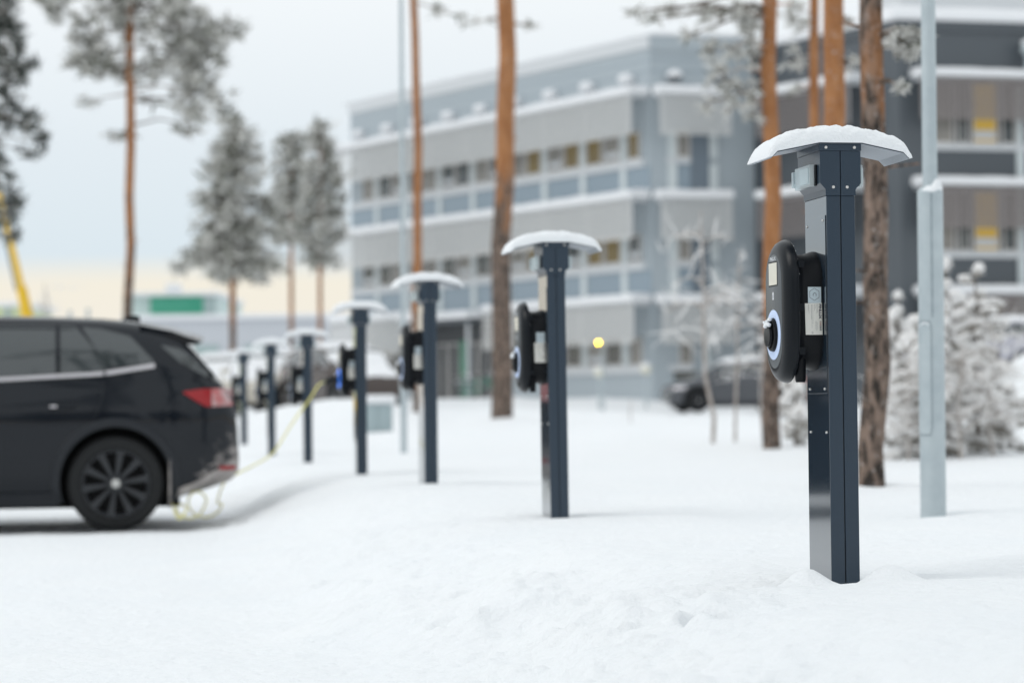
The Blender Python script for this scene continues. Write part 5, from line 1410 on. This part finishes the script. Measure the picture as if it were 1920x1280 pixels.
p = at(1122, 642, 80); g = gz(p.x, 80)
sl = thing('signal_lamp', 'small glowing yellow lamp on a thin pole before the ground floor windows', 'lamp', (p.x, 80, g))
m = MB(); m.tube([(.14, .05, -.3), (.14, .05, p.z-g+.1)], .035, M['galv'], 8); m.tube([(.14, .05, p.z-g), (0, 0, p.z-g)], .02, M['galv'], 6); m.build('pole', sl)
m = MB(); m.ball((0, -.03, p.z-g), .034, M['yellow_lamp'], 12, 8); m.build('bulb', sl)
for px, py, lab in ((1124, 698, 'opal globe lamp under the yellow lamp'), (1211, 692, 'opal globe lamp near the corner of the pale building')):
    q = at(px, py, 84); g = gz(q.x, 84)
    gl = thing('globe_lamp', lab, 'lamp', (q.x, 84, g), 0, 'globe lamps before the building')
    m = MB(); m.tube([(0, 0, -.3), (0, 0, q.z-g-.2)], .04, M['galv'], 8); m.build('pole', gl)
    m = MB(); m.ball((0, 0, q.z-g), .20, M['globe'], 14, 10); m.build('globe', gl)
    m = MB(); m.ball((0, 0, q.z-g+.13), .17, M['ledge_snow'], 12, 6, (1, 1, .6)); m.build('snow_cap', gl)

def bicycle(px, py, Y, rz, frame_m, label):
    q = at(px, py, Y)
    bk = thing('bicycle', label, 'bicycle', (q.x, q.y, q.z), rz, 'bicycles left by the entrance')
    for x in (-.52, .52):
        m = MB(); pts = [(x+.33*math.cos(2*math.pi*k/28), 0, .34+.33*math.sin(2*math.pi*k/28)) for k in range(29)]
        m.tube(pts, .018, M['tyre'], 6, False)
        for k in range(10): m.tube([(x, 0, .34), (x+.32*math.cos(k*.628), 0, .34+.32*math.sin(k*.628))], .003, M['chrome'], 4)
        m.build('wheel', bk)
    m = MB()
    for a, b_ in (((-.52, .34), (-.12, .30)), ((-.12, .30), (-.22, .82)), ((-.52, .34), (-.21, .78)), ((-.21, .76), (.36, .82)), ((-.12, .30), (.37, .76)), ((.52, .34), (.35, .92))):
        m.tube([(a[0], 0, a[1]), (b_[0], 0, b_[1])], .019, frame_m, 7)
    m.build('frame', bk)
    m = MB(); m.ball((-.23, 0, .90), .13, M['black_matt'], 10, 6, (1, .55, .35)); m.tube([(-.22, 0, .8), (-.23, 0, .88)], .013, M['chrome'], 6); m.build('saddle', bk)
    m = MB(); m.tube([(.30, -.27, 1.02), (.36, -.12, 1.02), (.35, 0, .98), (.36, .12, 1.02), (.30, .27, 1.02)], .013, M['chrome'], 6); m.build('handlebar', bk)
    m = MB()
    for z in (.925, .94): m.box(-.62, -.3, -.06, .06, .70, .78, M['ledge_snow'], bev=.03)
    m.build('rack_snow', bk)
bicycle(872, 752, 92, R(60), M['galv_dark'], 'grey bicycle parked at the left of the entrance')
bicycle(900, 752, 91, R(20), M['green_wall'], 'green bicycle parked at the foot of the green door')

# yellow boom lift, its lower part hidden by the car
q = at(62, 640, 60); 
bl = thing('boom_lift', 'yellow boom arm leaning up from behind the black car roof', 'boom lift', (q.x, 60, gz(q.x, 60)))
inv = Matrix.Translation(-Vector(bl.location))
m = MB(); m.tube([at(66, 680, 60), at(52, 598, 60), at(40, 538, 60)], [.16, .15, .13], M['yellow'], 4); o = m.build('lower_arm', bl, smooth=False); o.matrix_parent_inverse = inv
m = MB(); m.tube([at(42, 548, 60), at(21, 455, 60), at(0, 372, 60), at(-60, 150, 60)], [.085, .08, .075, .07], M['yellow'], 4); o = m.build('upper_arm', bl, smooth=False); o.matrix_parent_inverse = inv
m = MB(); m.tube([at(31, 546, 60.1), at(12, 460, 60.1), at(-8, 372, 60.1)], .035, M['galv_dark'], 6); o = m.build('hydraulic_ram', bl); o.matrix_parent_inverse = inv
g = gz(q.x, 60)
m = MB(); m.box(q.x-1.2, q.x+1.2, 59.3, 60.7, g+.4, g+1.1, M['yellow'], bev=.08); o = m.build('chassis', bl); o.matrix_parent_inverse = inv
for sx in (-.8, .8):
    for sy in (59.2, 60.8):
        m = MB(); m.lathe([(.05, -.12), (.36, -.12), (.4, -.06), (.4, .06), (.36, .12), (.05, .12)], M['tyre'], lambda x, y, h: Vector((q.x+sx+x, sy+h, g+.4+y)), 20); o = m.build('wheel', bl); o.matrix_parent_inverse = inv
m = MB(); e = at(-60, 150, 60); m.box(e.x-.7, e.x+.5, 59.4, 60.6, e.z-.1, e.z+.0, M['galv_dark']); 
for sx in (-.68, .46):
    for sy in (59.42, 60.56): m.box(e.x+sx, e.x+sx+.04, sy, sy+.04, e.z+.001, e.z+1.0, M['galv_dark'])
m.box(e.x-.7, e.x+.5, 59.4, 59.44, e.z+1.001, e.z+1.05, M['galv_dark']); m.box(e.x-.7, e.x+.5, 60.56, 60.6, e.z+1.001, e.z+1.05, M['galv_dark'])
o = m.build('basket', bl); o.matrix_parent_inverse = inv
for px, yt, Y, lab in ((131, 582, 75, 'short dark marker pole above the car roof, nearer the small bare tree'), (165, 578, 78, 'short marker pole above the car roof, nearer the tall bare trunk')):
    q = at(px, yt, Y); g = gz(q.x, Y); mp_ = thing('marker_pole', lab, 'pole', (q.x, Y, g), 0, 'marker poles beyond the car')
    m = MB(); m.tube([(0, 0, -.3), (0, 0, q.z-g-.25)], .035, M['galv_dark'], 8); m.build('pole', mp_)
    m = MB(); m.tube([(0, 0, q.z-g-.249), (0, 0, q.z-g)], .06, M['galv'], 8); m.build('cap', mp_)
